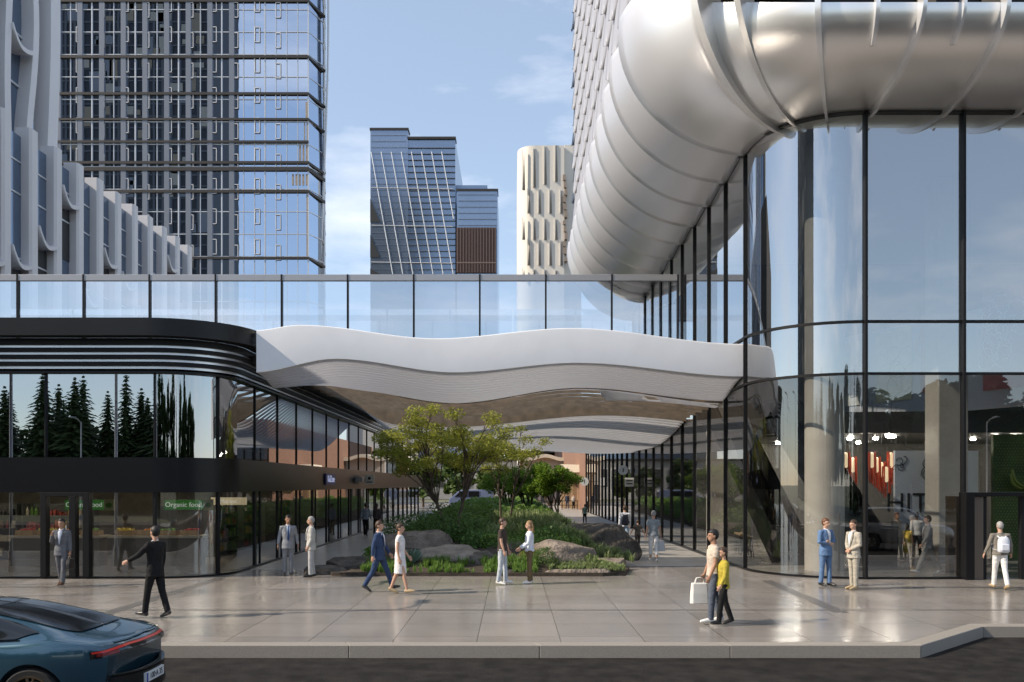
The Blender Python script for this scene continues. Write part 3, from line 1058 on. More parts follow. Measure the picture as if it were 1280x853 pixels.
# banners on the upper gallery wall
gw = thing('gallery_wall', 'pale gallery wall hung with banners behind the upper hall glass', 'wall', (15.8, 32, 5.4))
GA, GB = Vector((18.6, 27.9, 0)), Vector((14.2, 38.5, 0))
def gpt(s_, off=0.0):
    d = (GB - GA); nn = Vector((-d.y, d.x, 0)).normalized()
    return GA + d * s_ + nn * off
def gslab(s0, s1, o0, o1, z0, z1, zt=None):
    a, b, c, d = gpt(s0, o0), gpt(s1, o0), gpt(s1, o1), gpt(s0, o1)
    return MB().prism([a.xy, b.xy, c.xy, d.xy], z0, z1)
gslab(-.6, 1, 0, -.2, 5.36, 9.0).build('wall_panel', mat('gallery wall', (.55, .57, .62), .6), gw)
bt = [(-.35, .08, (.62, .63, .66), 5.9, 10.6, 'white banner with scribbled line drawing nearest the right frame edge'), (.20, .36, (.50, .20, .22), 6.0, 9.6, 'red and pale banner with round motifs right of the square column'),
      (.46, .60, (.52, .28, .26), 6.2, 9.2, 'faded red banner with orange disc left of the square column'), (.64, .80, (.66, .62, .44), 6.0, 8.9, 'cream banner with a torn edge high inside the hall'), (.84, .98, (.60, .60, .58), 6.0, 8.7, 'grey white banner farthest left on the gallery wall')]
for i, (s0, s1, c, z0, z1, lb) in enumerate(bt):
    bn = thing('banner', lb, 'banner', gpt((s0 + s1) / 2, .1) + Vector((0, 0, z0)), 'banners on the gallery wall')
    gslab(s0, s1, .02, .06, z0, z1).build('cloth', mat('banner cloth %d' % i, c, .7, var=.12, vscale=2), bn)
    dm = MB()
    for k in range(5 if i in (0, 1) else 2):
        a = random.uniform(0, 6)
        p0 = gpt(s0 + (s1 - s0) * random.uniform(.25, .75), .075)
        dd = (GB - GA).normalized()
        z = random.uniform(z0 + .8, z1 - .8)
        pts = []
        for q in range(24):
            a += .45; r_ = .45 + .3 * math.sin(q * .7 + k)
            pts.append(p0 + dd * r_ * math.cos(a) + Vector((0, 0, z + r_ * math.sin(a))))
        dm.tube(pts, .025, 5)
    dm.build('line_drawing', mat('banner ink %d' % i, [(.85, .85, .85), (.8, .8, .82), (.7, .35, .08), (.5, .45, .2), (.4, .4, .4)][i], .6), bn)
# hanging lanterns
M_lant = mat('cream lantern', (.75, .62, .38), .5, emit=.55)
M_red = mat('red fringe', (.42, .05, .02), .5)
def lantern():
    r = thing('hanging_lantern', '', 'lamp')
    MB().lathe([(.02, -.30), (.08, -.24), (.10, 0), (.08, .22), (.02, .28)], (0, 0, 0), 12).build('lamp_shade', M_lant, r, smooth=60)
    b = MB()
    for k in range(5):
        a = k * 1.257
        b.tube([(.13 * math.cos(a), .13 * math.sin(a), .30), (.15 * math.cos(a), .15 * math.sin(a), -.75 - .1 * (k % 2))], .028, 6)
    b.build('red_tube', M_red, r)
    MB().tube([(0, 0, .28), (0, 0, 2.2)], .008, 5).build('cord', M_dark, r)
    return r
lt = lantern()
words = ['lowest', 'highest', 'front', 'rear', 'middle']
first = True
for ci, (px0, n) in enumerate(((1042, 6), (1108, 8))):
    for k in range(n):
        d = 32.6 + (k % 3) * .5
        p = at(px0 - 18 + 42 * k / (n - 1), 575 + 18 * ((k * 5) % 4) / 3, d)
        o = lt if first else copy_tree(lt)
        first = False
        o.location = p
        tag(o, ('cream lantern with red fringe in the hanging cluster beside the escalator' if ci == 0 else 'cream lantern with red fringe in the hanging cluster left of the mural board'), group='lanterns beside the escalator' if ci == 0 else 'lanterns by the mural board')
# green wall with leaf motif
gr = thing('green_wall', 'green dotted wall with big curled leaves behind the entrance', 'wall', (18.6, 30.5, 0))
MB().box(16.9, 26, 30.9, 31.05, .02, 4.4).build('wall_panel', mat('green panel', (.07, .115, .02), .6, var=.45, vscale=1.2), gr)
dots = MB()
for i in range(64):
    for j in range(38):
        x, z = 17.0 + i * .11 + (j % 2) * .055, .4 + j * .10
        dots.add([(x - .018, 30.885, z), (x, 30.885, z - .018), (x + .018, 30.885, z), (x, 30.885, z + .018)], [(0, 1, 2, 3)])
o = dots.build('dot', mat('dot green', (.28, .34, .10), .5), gr); o['kind'] = 'stuff'
lf = MB()
def horn(x, z, dx, dz, w0):
    pts, rr = [], []
    for i in range(9):
        t = i / 8
        pts.append((x + dx * t + .25 * dx * math.sin(t * PI), 30.6, z + dz * t * t + .15 * t)); rr.append((w0 * (1 - t) + .01, .05))
    lf.tube(pts, rr, 7)
for a in ((18.0, 2.5, -.6, .5, .16), (18.1, 2.5, .9, .2, .18), (17.7, 2.5, -.35, .35, .12), (18.6, 2.5, .9, .5, .14), (19.4, 2.5, 1.0, .35, .16), (20.3, 2.5, .9, .6, .14)): horn(*a)
lf.build('curled_leaf', mat('leaf green', (.28, .34, .05), .45), gr, smooth=60)
# entrance portal
M_bronze = mat('bronze jamb metal', (.16, .13, .105), .38, metal=.6)
en = thing('entrance_portal', 'dark framed entrance portal with bronze jambs in the glass hall', 'entrance', (14, 24.4, 0))
MB().box(12.50, 12.74, 24.22, 24.62, 0, 2.42).build('door_post', M_black, en, bevel=.01)
MB().box(12.75, 13.05, 24.36, 25.9, 0, 2.30).build('jamb_panel', M_bronze, en, bevel=.01)
MB().box(12.745, 15.3, 24.25, 24.60, 2.30, 2.42).build('head_frame', M_black, en, bevel=.01)
MB().box(13.05, 13.16, 24.40, 24.55, 0, 2.30).build('door_post', M_blackmatt, en)
MB().box(14.12, 14.24, 24.40, 24.55, 0, 2.30).build('door_post', M_blackmatt, en)
dl = MB().ribbon([(13.16, 24.55), (13.5, 25.45)], .06, 2.28).build('door_leaf', M_gatrium, en)
MB().box(13.47, 13.55, 25.42, 25.5, 0.02, 2.29).build('door_stile', M_blackmatt, dl)
MB().tube([(13.4, 25.15, .9), (13.4, 25.15, 1.6)], .016, 8).build('door_handle', M_alu, dl)
MB().ribbon([(14.24, 24.46), (15.26, 24.46)], .06, 2.30).build('side_light', M_gatrium, en)
no = MB().box(14.42, 14.80, 24.42, 24.44, 1.30, 1.78).build('notice', mat('notice paper', (.68, .66, .58), .6), en)
MB().box(14.42, 14.80, 24.414, 24.419, 1.28, 1.40).build('orange_strip', mat('notice orange', (.6, .28, .06), .6), no)
for k in range(4): MB().box(14.47, 14.74, 24.414, 24.418, 1.50 + .05 * k, 1.515 + .05 * k).build('text_line', mat('notice grey', (.35, .33, .3), .6) if k == 0 else bpy.data.materials['notice grey'], no)
MB().box(14.68, 14.82, 24.42, 24.44, 1.02, 1.22).build('small_notice', bpy.data.materials['notice paper'], en)
# signs on the passage side
def blade(x, y, z, wd, h, rnd, label):
    s_ = thing('blade_sign', label, 'sign', (x, y, z))
    M_s = bpy.data.materials['sign white']
    if rnd:
        b = MB(); b.tube([(x, y - .04, z), (x, y + .04, z)], wd / 2, 24); b.build('sign_disc', M_s, s_)
        MB().box(x - .03, x + .03, y - .05, y - .042, z - wd * .2, z + wd * .2).build('mark', M_dark, s_)
    else:
        MB().box(x - wd / 2, x + wd / 2, y - .03, y + .03, z - h / 2, z + h / 2).build('sign_board', M_s, s_)
        for k in (-1, 1): MB().box(x - wd * .36, x + wd * .36, y - .04, y - .032, z + k * h * .17 - .03, z + k * h * .17 + .03).build('text_line', M_dark, s_)
    MB().tube([(x, y, z), (XR, y, z)], .02, 6).build('bracket', M_blackmatt, s_)
p = at(789, 603, 48); blade(XR - .55, 50, EYE + (606 - 603) * 50 / F, .5, .5, False, 'white square blade sign with two dark lines on the right passage wall')
p = at(733, 603, 75); blade(XR - .8, 78, 2.9, .75, .75, True, 'small round white sign at the far end of right passage wall')
blade(XR - .35, 54.4, EYE + 18 * 54.4 / F, .6, .6, True, 'round white blade sign beside the square blade sign')
# bar stools by the glass
M_stool = mat('stool wood', (.22, .15, .09), .5)
def stool():
    r = thing('bar_stool', '', 'stool')
    MB().lathe([(.0, .70), (.17, .70), (.18, .73), (.16, .76), (0, .76)], (0, 0, 0), 16).build('seat', M_stool, r, smooth=40)
    for k in range(4):
        a = PI / 4 + k * PI / 2
        MB().tube([(.10 * math.cos(a), .10 * math.sin(a), .70), (.2 * math.cos(a), .2 * math.sin(a), 0)], .014, 6).build('leg', M_blackmatt, r)
    MB().tube([(.16 * math.cos(i * PI / 6), .16 * math.sin(i * PI / 6), .25) for i in range(13)], .009, 5).build('foot_ring', M_blackmatt, r)
    return r
st = stool()
for i in range(5):
    o = st if i == 0 else copy_tree(st)
    o.location = (8.4 + .1 * i, 31.2 + .75 * i, .02)
    tag(o, 'slim bar stool standing in a row behind the curved corner glass', group='bar stools in the hall')
# ------------------------------------------------------------------ buildings behind
M_bglass = glass('tower glass', (.10, .13, .18), .50, 1.0, refl=(.80, .88, 1.0), wave=.01)
M_bglass2 = mat('tower blue glass', (.20, .27, .38), .12, metal=.75, var=.06, vscale=.3)
M_fin = mat('white fin', (.72, .72, .75), .5, var=.03, vscale=.4)
M_line = mat('pale mullion line', (.62, .64, .68), .4, metal=.3)
M_ledge = mat('dark ledge', (.035, .03, .028), .5)
M_in = mat('dark tower core', (.03, .032, .036), .7)

# finned office on the left, its long side runs away from us
fo = thing('finned_office', 'grey finned office with blue glass bays stepping away behind the left retail roof', 'building', (-32, 66, 0))
FX = -30.0
fy = [49.4 + 2.98 * k for k in range(12)]
MB().box(-60, FX - 1.15, 40, 82.4, .0, 24.2).build('core_wall', M_in, fo)
for i, y in enumerate(fy):
    top = 24.9
    m = MB()
    m.prism([(FX - 1.0, y - .5), (FX - .12, y - .5), (FX, y - .32), (FX, y + .32), (FX - .12, y + .5), (FX - 1.0, y + .5)], 4, top)
    m.build('fin', M_fin, fo)
    if i < len(fy) - 1:
        y0, y1 = y + .5, y + 2.48
        MB().ribbon([(FX - .62, y0), (FX - .62, y1)], 4, 24.3).build('bay_window', M_bglass2, fo)
        fr = MB()
        fr.box(FX - .66, FX - .55, y0 + .55, y0 + .62, 4, 24.3)
        for z in (8.5, 12.4, 16.6, 20.6, 22.6): fr.box(FX - .66, FX - .56, y0, y1, z, z + .10)
        fr.build('bay_frame', M_line, fo)
        # hanging curved white bracket
        zc = (21.6, 16.0, 19.0)[i % 3] if i % 2 else (15.5, 18.0)[i // 2 % 2]
        rs = []
        for k in range(13):
            t = k / 12
            yy = y0 - .1 + (y1 - y0 + .2) * t
            z = zc + 1.0 * (2 * t - 1) ** 2 * (1 if t < .5 else .35) - .2
            rs.append([(FX - .62, yy, z), (FX + .12, yy, z), (FX + .12, yy, z + .26), (FX - .62, yy, z + .26)])
        MB().loft(rs).build('curved_bracket', M_fin, fo, smooth=50)
        MB().box(FX - .75, FX - .58, y0 + .62, y1, zc - 3.6, zc - .2).build('dark_window', M_in, fo)
# its tower with curving white piers
tw = thing('curved_pier_tower', 'blue glass tower with curving white piers at the top left corner', 'building', (-36, 56, 24))
TX = -33.0
MB().box(TX - 4.5, TX - .55, 44, 61.5, 24.2, 75).build('core_wall', M_in, tw)
MB().ribbon([(TX - .5, 46), (TX - .5, 61.3)], 24.2, 75).build('window_wall', M_bglass2, tw)
def pier(y_of_z, wd, dep, nm='curved_pier'):
    rs = []
    for k in range(41):
        z = 24 + 50 * k / 40
        y = y_of_z(z)
        rs.append([(TX - .5, y - wd / 2, z), (TX + dep, y - wd / 2, z), (TX + dep, y + wd / 2, z), (TX - .5, y + wd / 2, z)])
    return MB().loft(rs).build(nm, M_fin, tw, smooth=60)
for k, y in enumerate((51.2, 54.2, 57.2, 59.9)):
    pier(lambda z, y=y, k=k: y + .55 * math.sin((z - 24) * .30 + k * 1.6) * (1 if k % 2 else .4), .7, .35)
pier(lambda z: 62.1 + .5 * math.sin((z - 26) * .16), 1.3, .55)
for k in range(14):
    z = 26 + 3.5 * k
    MB().box(TX - .5, TX - .38, 46, 61.3, z, z + .14).build('floor_line', M_line, tw)
for k, (y0, z0) in enumerate(((51.5, 38.2), (54.5, 34.5), (57.4, 31.5), (54.5, 48))):
    rs = []
    for q in range(11):
        t = q / 10
        z = z0 + 1.0 * (2 * t - 1) ** 2 * (1 if t < .5 else .3)
        rs.append([(TX - .5, y0 + 2.4 * t, z), (TX + .5, y0 + 2.4 * t, z), (TX + .5, y0 + 2.4 * t, z + .3), (TX - .5, y0 + 2.4 * t, z + .3)])
    MB().loft(rs).build('curved_bracket', M_fin, tw, smooth=60)

# tall glass apartment tower
D = 120.0
def TXp(px): return (px - 640) * D / F
gt = thing('glass_tower', 'tall gridded glass apartment tower with dark ledges at the upper left', 'building', (-45, D, 0))
xl, xr = -72.0, TXp(386)
xc, yc = TXp(397), D + 3.2           # chamfered corner
xe, ye = xc - 1.3, D + 11
M_tglass = glass('tower facade glass', (.06, .07, .09), .60, 1.0, refl=(.74, .84, 1.0), wave=.03)
foot = [(xl, D), (xr, D), (xc, yc), (xe, ye), (xl, ye)]
MB().prism([(xl + .3, D + .5), (xr - .2, D + .5), (xc - .5, yc + .2), (xe - .5, ye - .1), (xl + .3, ye - .1)], 0, 92).build('core_wall', M_in, gt)
ST = 3.06
nfl = 29
def facade(a, b, nm, shift=0):
    MB().ribbon([a, b], 0, 92).build(nm, M_tglass, gt)
facade((xl, D), (xr, D), 'front_glazing')
facade((xr, D), (xc, yc), 'corner_glazing')
facade((xc, yc), (xe, ye), 'side_glazing')
ml = MB()
x = xr
k = 0
while x > xl:
    wd = .07 if k % 4 else .13
    ml.box(x - wd, x + wd * .2, D - .12, D, 20, 92)
    x -= 1.474; k += 1
for fl in range(8, nfl):
    ml.box(xl, xr, D - .10, D, fl * ST, fl * ST + .10)
    ml.loft([[(xr, D - .1, fl * ST), (xr, D - .1, fl * ST + .1), (xr, D, fl * ST + .1), (xr, D, fl * ST)], [(xc + .1, yc, fl * ST), (xc + .1, yc, fl * ST + .1), (xc, yc, fl * ST + .1), (xc, yc, fl * ST)]])
for fl in range(8, nfl):
    ml.tube([(xc + .06, yc, fl * ST), (xe + .06, ye, fl * ST)], .07, 4)
for t in (.25, .5, .75):
    p = (xc + (xe - xc) * t + .06, yc + (ye - yc) * t)
    ml.tube([(p[0], p[1], 20), (p[0], p[1], 92)], .07, 4)
ml.build('mullion_grid', M_line, gt)
# grey pilasters in the left, darker half
for k in range(9):
    x = TXp(290) - k * 2.95
    MB().box(x - .34, x + .34, D - .22, D - .02, 20, 92).build('pilaster', mat('pilaster grey', (.22, .24, .28), .4, metal=.4) if k == 0 else bpy.data.materials['pilaster grey'], gt)
# dark ledges, some stepping in before the corner
for (py, pxe, th) in ((2, 397, .34), (72, 397, .34), (118, 393, .34), (150, 392, .3), (178, 386, .3), (204, 392, .35), (212, 392, .5), (240, 392, .36), (323, 392, .3)):
    z = EYE + (HOR - py) * D / F
    xe_ = TXp(min(pxe, 386))
    MB().box(xl, xe_, D - .28, D - .01, z - th / 2, z + th / 2).build('dark_ledge', M_ledge, gt)
    if pxe > 386:
        m = MB()
        m.loft([[(xr, D - .28, z - th / 2), (xr, D - .28, z + th / 2), (xr, D, z + th / 2), (xr, D, z - th / 2)], [(xc + .4, yc, z - th / 2 - .4), (xc + .4, yc, z + th / 2 - .4), (xc, yc, z + th / 2 - .4), (xc, yc, z - th / 2 - .4)]])
        m.build('dark_ledge', M_ledge, gt)
# tan recessed bays at the corner
M_tan = mat('tan terrace', (.36, .29, .21), .5, var=.2)
for (px0, px1, y0, y1) in ((381, 385.6, 128, 148), (379, 385.6, 153, 176), (373, 385.6, 181, 203), (364, 385.6, 218, 232), (382, 385.6, 243, 322)):
    z0, z1 = EYE + (HOR - y1) * D / F, EYE + (HOR - y0) * D / F
    w_ = (TXp(px1) - TXp(px0)) / max(1, round((px1 - px0) / 4))
    for q in range(max(1, round((px1 - px0) / 4))):
        MB().box(TXp(px0) + q * w_ + .12, TXp(px0) + (q + 1) * w_ - .12, D - .07, D - .02, z0, z1).build('corner_bay', M_tan, gt)
# white outlined opening windows, one mesh shared by every copy
wf = MB()
for (a, b, c, d) in ((-.36, -.28, 0, 2.1), (.28, .36, 0, 2.1), (-.36, .36, 0, .09), (-.36, .36, 2.01, 2.1)): wf.box(a, b, D - .20, D - .13, c, d)
w0 = wf.build('window', mat('white window frame', (.75, .75, .77), .5), gt)
cols_ = [70, 99, 128, 158, 184, 212, 239, 268, 295, 322, 348]
nw = 0
for ci, px in enumerate(cols_):
    for fl in range(9, 18):
        z = fl * ST * 1.35 - 4.0 + (ci % 2) * .8
        if z > 71: continue
        dv = (TXp(px), 0, z)
        if nw == 0: w0.location = Vector(w0.location) + Vector(dv); base = Vector(w0.location) - Vector(dv)
        else:
            c = w0.copy(); COL.objects.link(c); c.parent = gt; c.location = base + Vector(dv)
        nw += 1
# curved white outline at the right corner
for k, dx in enumerate((0,)):
    rs = []
    for q in range(47):
        z = 20 + 70 * q / 46
        bx = xc + .25 + dx * 1.2 + .55 * math.sin((z - 47) * .075)
        rs.append([(bx - .10, yc - .3 + k * 9, z), (bx + .10, yc - .3 + k * 9, z), (bx + .10, yc + .2 + k * 9, z), (bx - .10, yc + .2 + k * 9, z)])
    MB().loft(rs).build('corner_outline', M_line, gt, smooth=60)

# slanted-grid office in the centre
D2 = 200.0
def X2(px): return (px - 640) * D2 / F
def Z2(py): return EYE + (HOR - py) * D2 / F
cb_ = thing('slanted_grid_office', 'blue grey office block with slanting pale grid lines, centre distance', 'building', (X2(530), D2, 0))
M_cb = mat('blue grey cladding', (.27, .33, .43), .22, metal=.75, var=.05, vscale=.2)
MB().box(X2(463), X2(510), D2, D2 + 30, 0, Z2(163)).build('tower_block', M_cb, cb_)
MB().box(X2(510), X2(569), D2 + .3, D2 + 30, 0, Z2(174)).build('tower_block', M_cb, cb_)
MB().box(X2(569), X2(608), D2 + 8, D2 + 30, 0, Z2(225) + 1.5).build('rear_block', M_cb, cb_)
MB().box(X2(571.5), X2(622), D2 - 1, D2 + 26, 0, Z2(241)).build('side_block', M_cb, cb_)
for a, b, c in ((463, 510, 163), (510, 569, 174), (571.5, 622, 241)):
    MB().box(X2(a) - .15, X2(b) + .15, D2 - 1.2 if a > 571 else D2 - .2, D2 + 3, Z2(c), Z2(c) + .5).build('parapet', M_ledge, cb_)
gl_ = MB()
for k in range(8):
    xa, xb = 464 + k * 12.6, 464 + k * 12.6 + 27
    p = [(X2(xa), Z2(190)), (X2(xb), Z2(343))]
    t1 = min(1, (567 - xa) / 27)
    q = (p[0][0] + (p[1][0] - p[0][0]) * t1, p[0][1] + (p[1][1] - p[0][1]) * t1)
    gl_.tube([(p[0][0], D2 - .05, p[0][1]), (q[0], D2 - .05, q[1])], .12, 4)
for py in (235, 282, 328): gl_.tube([(X2(464), D2 - .05, Z2(py)), (X2(566), D2 - .05, Z2(py + 1.5))], .11, 4)
gl_.build('slanted_line', M_line, cb_)
hl = MB()
for k in range(24):
    z = Z2(170 + 7.6 * k)
    hl.box(X2(464), X2(569) if k > 1 else X2(508), D2 - .06, D2 + .4, z, z + .12)
for k in range(13):
    z = Z2(246 + 7.6 * k)
    hl.box(X2(573), X2(621), D2 - 1.1, D2 - .9, z, z + .12)
hl.build('floor_line', mat('floor line grey', (.12, .15, .20), .5), cb_)
M_br = mat('brown louvre', (.085, .045, .035), .6, var=.2)
br_ = MB().box(X2(571), X2(620.5), D2 - 1.5, D2 - 1.02, Z2(343), Z2(287)).build('louvre_panel', M_br, cb_)
bl = MB()
for k in range(14): bl.box(X2(572 + 3.6 * k), X2(572 + 3.6 * k) + .14, D2 - 1.62, D2 - 1.5, Z2(343), Z2(287))
bl.box(X2(571), X2(620.5), D2 - 1.64, D2 - 1.5, Z2(331.5), Z2(330))
bl.build('louvre_rib', mat('brown rib', (.2, .14, .12), .6), br_)
for (y0, y1) in ((249, 278), (294, 322), (336, 343)):
    MB().add([(X2(462.8), D2 - .15, Z2(y0)), (X2(475), D2 - .15, Z2(y1)), (X2(462.8), D2 - .15, Z2(y1)), (X2(462.8), D2 + .6, Z2(y0)), (X2(475), D2 + .6, Z2(y1)), (X2(462.8), D2 + .6, Z2(y1))],
             [(0, 1, 2), (5, 4, 3), (0, 3, 4, 1), (1, 4, 5, 2), (2, 5, 3, 0)]).build('notch_window', M_in, cb_)

# cream tower with staggered slots
D3 = 150.0
def X3(px): return (px - 640) * D3 / F
def Z3(py): return EYE + (HOR - py) * D3 / F
wt = thing('cream_slot_tower', 'cream tower with rounded corner and staggered vertical slots, right distance', 'building', (X3(690), D3, 0))
M_ct = mat('cream cladding', (.72, .685, .62), .5, var=.02, vscale=.3)
r3 = 3.0
fp = [(X3(647) + r3 - r3 * math.sin(a), D3 + r3 - r3 * math.cos(a)) for a in [PI / 2 * (1 - i / 8) for i in range(9)]] + [(X3(705.5), D3), (X3(705.5), D3 + 26), (X3(647), D3 + 26)]
MB().prism(fp, 0, Z3(182)).build('tower_block', M_ct, wt, smooth=30)
MB().box(X3(706), X3(727), D3 + .8, D3 + 26, 0, Z3(179)).build('tower_block', M_ct, wt)
tops = [(196, 239), (270, 0)]
rows = [(188, 238), (252, 276), (278, 304), (316, 338)]
for r_, (ya, yb) in enumerate(((188, 238), (236, 267), (272, 300), (299, 332), (336, 350))):
    for k in range(5):
        px = (655 if r_ % 2 == 0 else 661.5) + k * 13.6
        if px > 703: continue
        j = k * 2.5 if r_ == 0 else -k * 2.0
        za, zb = Z3(ya - (j if r_ == 0 else j * .3)), Z3(yb + (-k * 3.5 if r_ == 0 else 0))
        x = X3(px)
        m = MB()
        m.add([(x, D3 - .09, za), (x + .20, D3 - .09, zb), (x - .24, D3 - .09, zb), (x, D3 + .1, za), (x + .20, D3 + .1, zb), (x - .24, D3 + .1, zb)],
              [(0, 2, 1), (3, 4, 5), (0, 1, 4, 3), (1, 2, 5, 4), (2, 0, 3, 5)])
        wn = m.build('slot_window', mat('slot dark', (.22, .18, .14), .5) if (r_ == 0 and k == 0) else bpy.data.materials['slot dark'], wt)
        MB().box(x - .36, x - .25, D3 - .22, D3, zb, za).build('reveal', M_ct, wn)
random.seed(5)
for k in range(12):
    z = Z3(226 + k * 9.2)
    MB().box(X3(703.5 + (k % 3)), X3(707 + (k * 7 % 3)), D3 - .35, D3 + .9, z, z + random.uniform(.6, 1.1)).build('balcony', mat('balcony tan', (.30, .24, .19), .6) if k == 0 else bpy.data.materials['balcony tan'], wt)

# low buildings at the end of the passage
M_brick = mat('orange brick', (.36, .165, .085), .8, var=.25, vscale=3)
M_croof = mat('cream roof', (.70, .62, .48), .6, var=.05)
D4 = 115.0
def B4(px, d=D4): return (px - 640) * d / F
def V4(py, d=D4): return EYE + (HOR - py) * d / F
bk = thing('brick_building', 'orange brick building with dark windows at the end of the passage', 'building', (B4(720), 150, 0))
MB().box(B4(650, 150), B4(790, 150), 150, 165, -.2, V4(566, 150)).build('wall', M_brick, bk)
MB().box(B4(650, 150) - .3, B4(790, 150), 149.7, 165.3, V4(566, 150), V4(564, 150)).build('roof', M_ledge, bk)
for k in range(9):
    x = B4(660 + 14 * k, 150)
    for z in (1.0, 4.6):
        q = MB().box(x, x + 1.1, 149.93, 150.1, z, z + 1.7).build('window', M_in, bk)
pvn = thing('cream_pavilion', 'cream roofed pavilion with timber fascia at the end of the passage', 'building', (B4(700), 125, 0))
MB().box(B4(652, 125), B4(735, 125), 125, 139, V4(575, 125), V4(572, 125)).build('timber_fascia', mat('timber fascia', (.45, .32, .18), .6), pvn)
rs = []
for i in range(25):
    px = 650 + 88 * i / 24
    zz = V4(570 + 2.2 * math.sin(i * .55), 125)
    rs.append([(B4(px, 125), 124.5, zz - .5), (B4(px, 125), 140, zz + .1), (B4(px, 125), 140, zz + .35), (B4(px, 125), 124.5, zz)])
MB().loft(rs).build('roof', M_croof, pvn, smooth=50)
MB().box(B4(655, 125), B4(732, 125), 126, 138, -.2, V4(575, 125)).build('wall', mat('pavilion wall', (.5, .46, .4), .7), pvn)
for k in range(8):
    x = B4(657 + 9.6 * k, 125)
    MB().box(x, x + .7, 125.9, 126.1, .0, 2.6).build('window', M_in, pvn)
ks = thing('market_kiosk', 'small kiosk under a cream canopy near the right wall end', 'kiosk', (B4(716, 98), 98, 0))
MB().loft([[(B4(700, 98), 96, V4(581, 98)), (B4(735, 98), 96, V4(582, 98)), (B4(735, 98), 101, V4(582, 98)), (B4(700, 98), 101, V4(581, 98))], [(B4(698, 98), 95.5, V4(591, 98)), (B4(738, 98), 95.5, V4(591, 98)), (B4(738, 98), 101.5, V4(591, 98)), (B4(698, 98), 101.5, V4(591, 98))]]).build('canopy_roof', M_croof, ks)
MB().box(B4(699, 98), B4(737, 98), 95.55, 95.65, V4(594, 98), V4(590.8, 98)).build('timber_valance', bpy.data.materials['timber fascia'], ks)
for px in (703, 712, 721, 731): MB().box(B4(px, 98), B4(px, 98) + .25, 96, 96.25, 0, V4(592, 98)).build('post', bpy.data.materials['timber fascia'], ks)
MB().box(B4(702, 98), B4(731, 98), 99, 100, 0, V4(600, 98)).build('wall', mat('kiosk wall', (.36, .25, .15), .7, var=.3, vscale=1), ks)
rb = thing('garden_rail', 'low dark rail across the end of the passage path', 'railing', (5, 92, 0))
for z in (.45, .9): MB().box(1.5, XR - .3, 92, 92.06, z, z + .06).build('rail_bar', M_black, rb)
for x in (1.6, 3.4, 5.2, 6.8): MB().box(x, x + .06, 92, 92.06, 0, .9).build('rail_post', M_black, rb)
# blocks seen over the low roofs far away, left of the trees
lb_ = thing('low_grey_building', 'low grey flat roofed building far behind the garden trees', 'building', (-10, 170, 0))
MB().box(-32, 2, 170, 185, -.2, 7.2).build('wall', mat('grey wall', (.33, .33, .34), .7, var=.1), lb_)
MB().box(-32.4, 2.4, 169.6, 185.4, 7.2, 7.6).build('roof', M_ledge, lb_)
for k in range(12):
    MB().box(-31 + 2.7 * k, -29.4 + 2.7 * k, 169.9, 170.1, 2.2, 5.6).build('window', M_in, lb_)
# ------------------------------------------------------------------ across the street: what the glass mirrors
random.seed(21)
M_bark = mat('bark', (.10, .075, .055), .9, var=.3, vscale=6, bump=.5, bscale=20)
M_con = leafmat('conifer needles', [(.045, .08, .03), (.07, .11, .04), (.10, .14, .05)], .25)
M_dec = leafmat('street tree leaves', [(.03, .06, .016), (.05, .09, .022), (.075, .12, .03)], .3)
def conifer_data(h, seed, slim=1.0):
    rnd = random.Random(seed)
    m = MB()
    n = 34
    for i in range(n):
        f = i / (n - 1)
        z = h * (.06 + .93 * f)
        r = h * .20 * slim * (1 - f) ** .75 + .15
        k = 6 + int(9 * (1 - f))
        a0 = rnd.uniform(0, 6)
        for j in range(k):
            a = a0 + 2 * PI * j / k + rnd.uniform(-.25, .25)
            L_ = r * rnd.uniform(.65, 1.15)
            d = Vector((math.cos(a), math.sin(a), 0)); s = Vector((-d.y, d.x, 0))
            for q in range(4):
                t = (q + .6) / 4.2
                p = d * L_ * t + Vector((0, 0, z - .30 * L_ * t + rnd.uniform(-.12, .12)))
                w_ = .22 * L_ * (1.25 - t) + .13
                e = d * L_ * .34 + Vector((0, 0, -.10 * L_))
                m.add([p - s * w_ - e * .4, p + e, p + s * w_ - e * .4, p + Vector((0, 0, w_ * .5))], [(0, 1, 3), (1, 2, 3), (0, 3, 2)])
    return m
def deciduous_data(h, w_, seed, n=6500):
    rnd = random.Random(seed)
    m = MB()
    cl = []
    for i in range(26):
        a, z = rnd.uniform(0, 6.28), rnd.uniform(.3, 1)
        r = w_ * math.sqrt(max(.05, 1 - ((z - .55) / .5) ** 2)) * rnd.uniform(.2, .95)
        cl.append((Vector((r * math.cos(a), r * math.sin(a), h * z)), rnd.uniform(.5, 1.0) * w_ * .36))
    for i in range(n):
        c, r = rnd.choice(cl)
        v = Vector((rnd.gauss(0, 1), rnd.gauss(0, 1), rnd.gauss(0, 1))).normalized() * r * rnd.random() ** .4
        p = c + v
        u = Vector((rnd.gauss(0, 1), rnd.gauss(0, 1), rnd.gauss(0, .6))).normalized()
        s = u.orthogonal().normalized()
        L_ = rnd.uniform(.22, .44)
        m.add([p - u * L_, p + s * L_ * .6, p + u * L_, p - s * L_ * .6], [(0, 1, 2, 3)])
    return m
def make_tree(name, crown_mb, crown_mat, trunk_pts, trunk_r):
    r = thing(name, '', 'tree')
    t = MB(); t.tube(trunk_pts, trunk_r, 9); t.build('trunk', M_bark, r, smooth=60)
    crown_mb.build('crown', crown_mat, r)
    return r
cons = [make_tree('conifer_tree', conifer_data(13, s, sl_), M_con, [(0, 0, 0), (.05, 0, 6), (0, 0, 12.6)], [.26, .17, .03]) for s, sl_ in ((1, 1.0), (2, .75), (3, 1.15))]
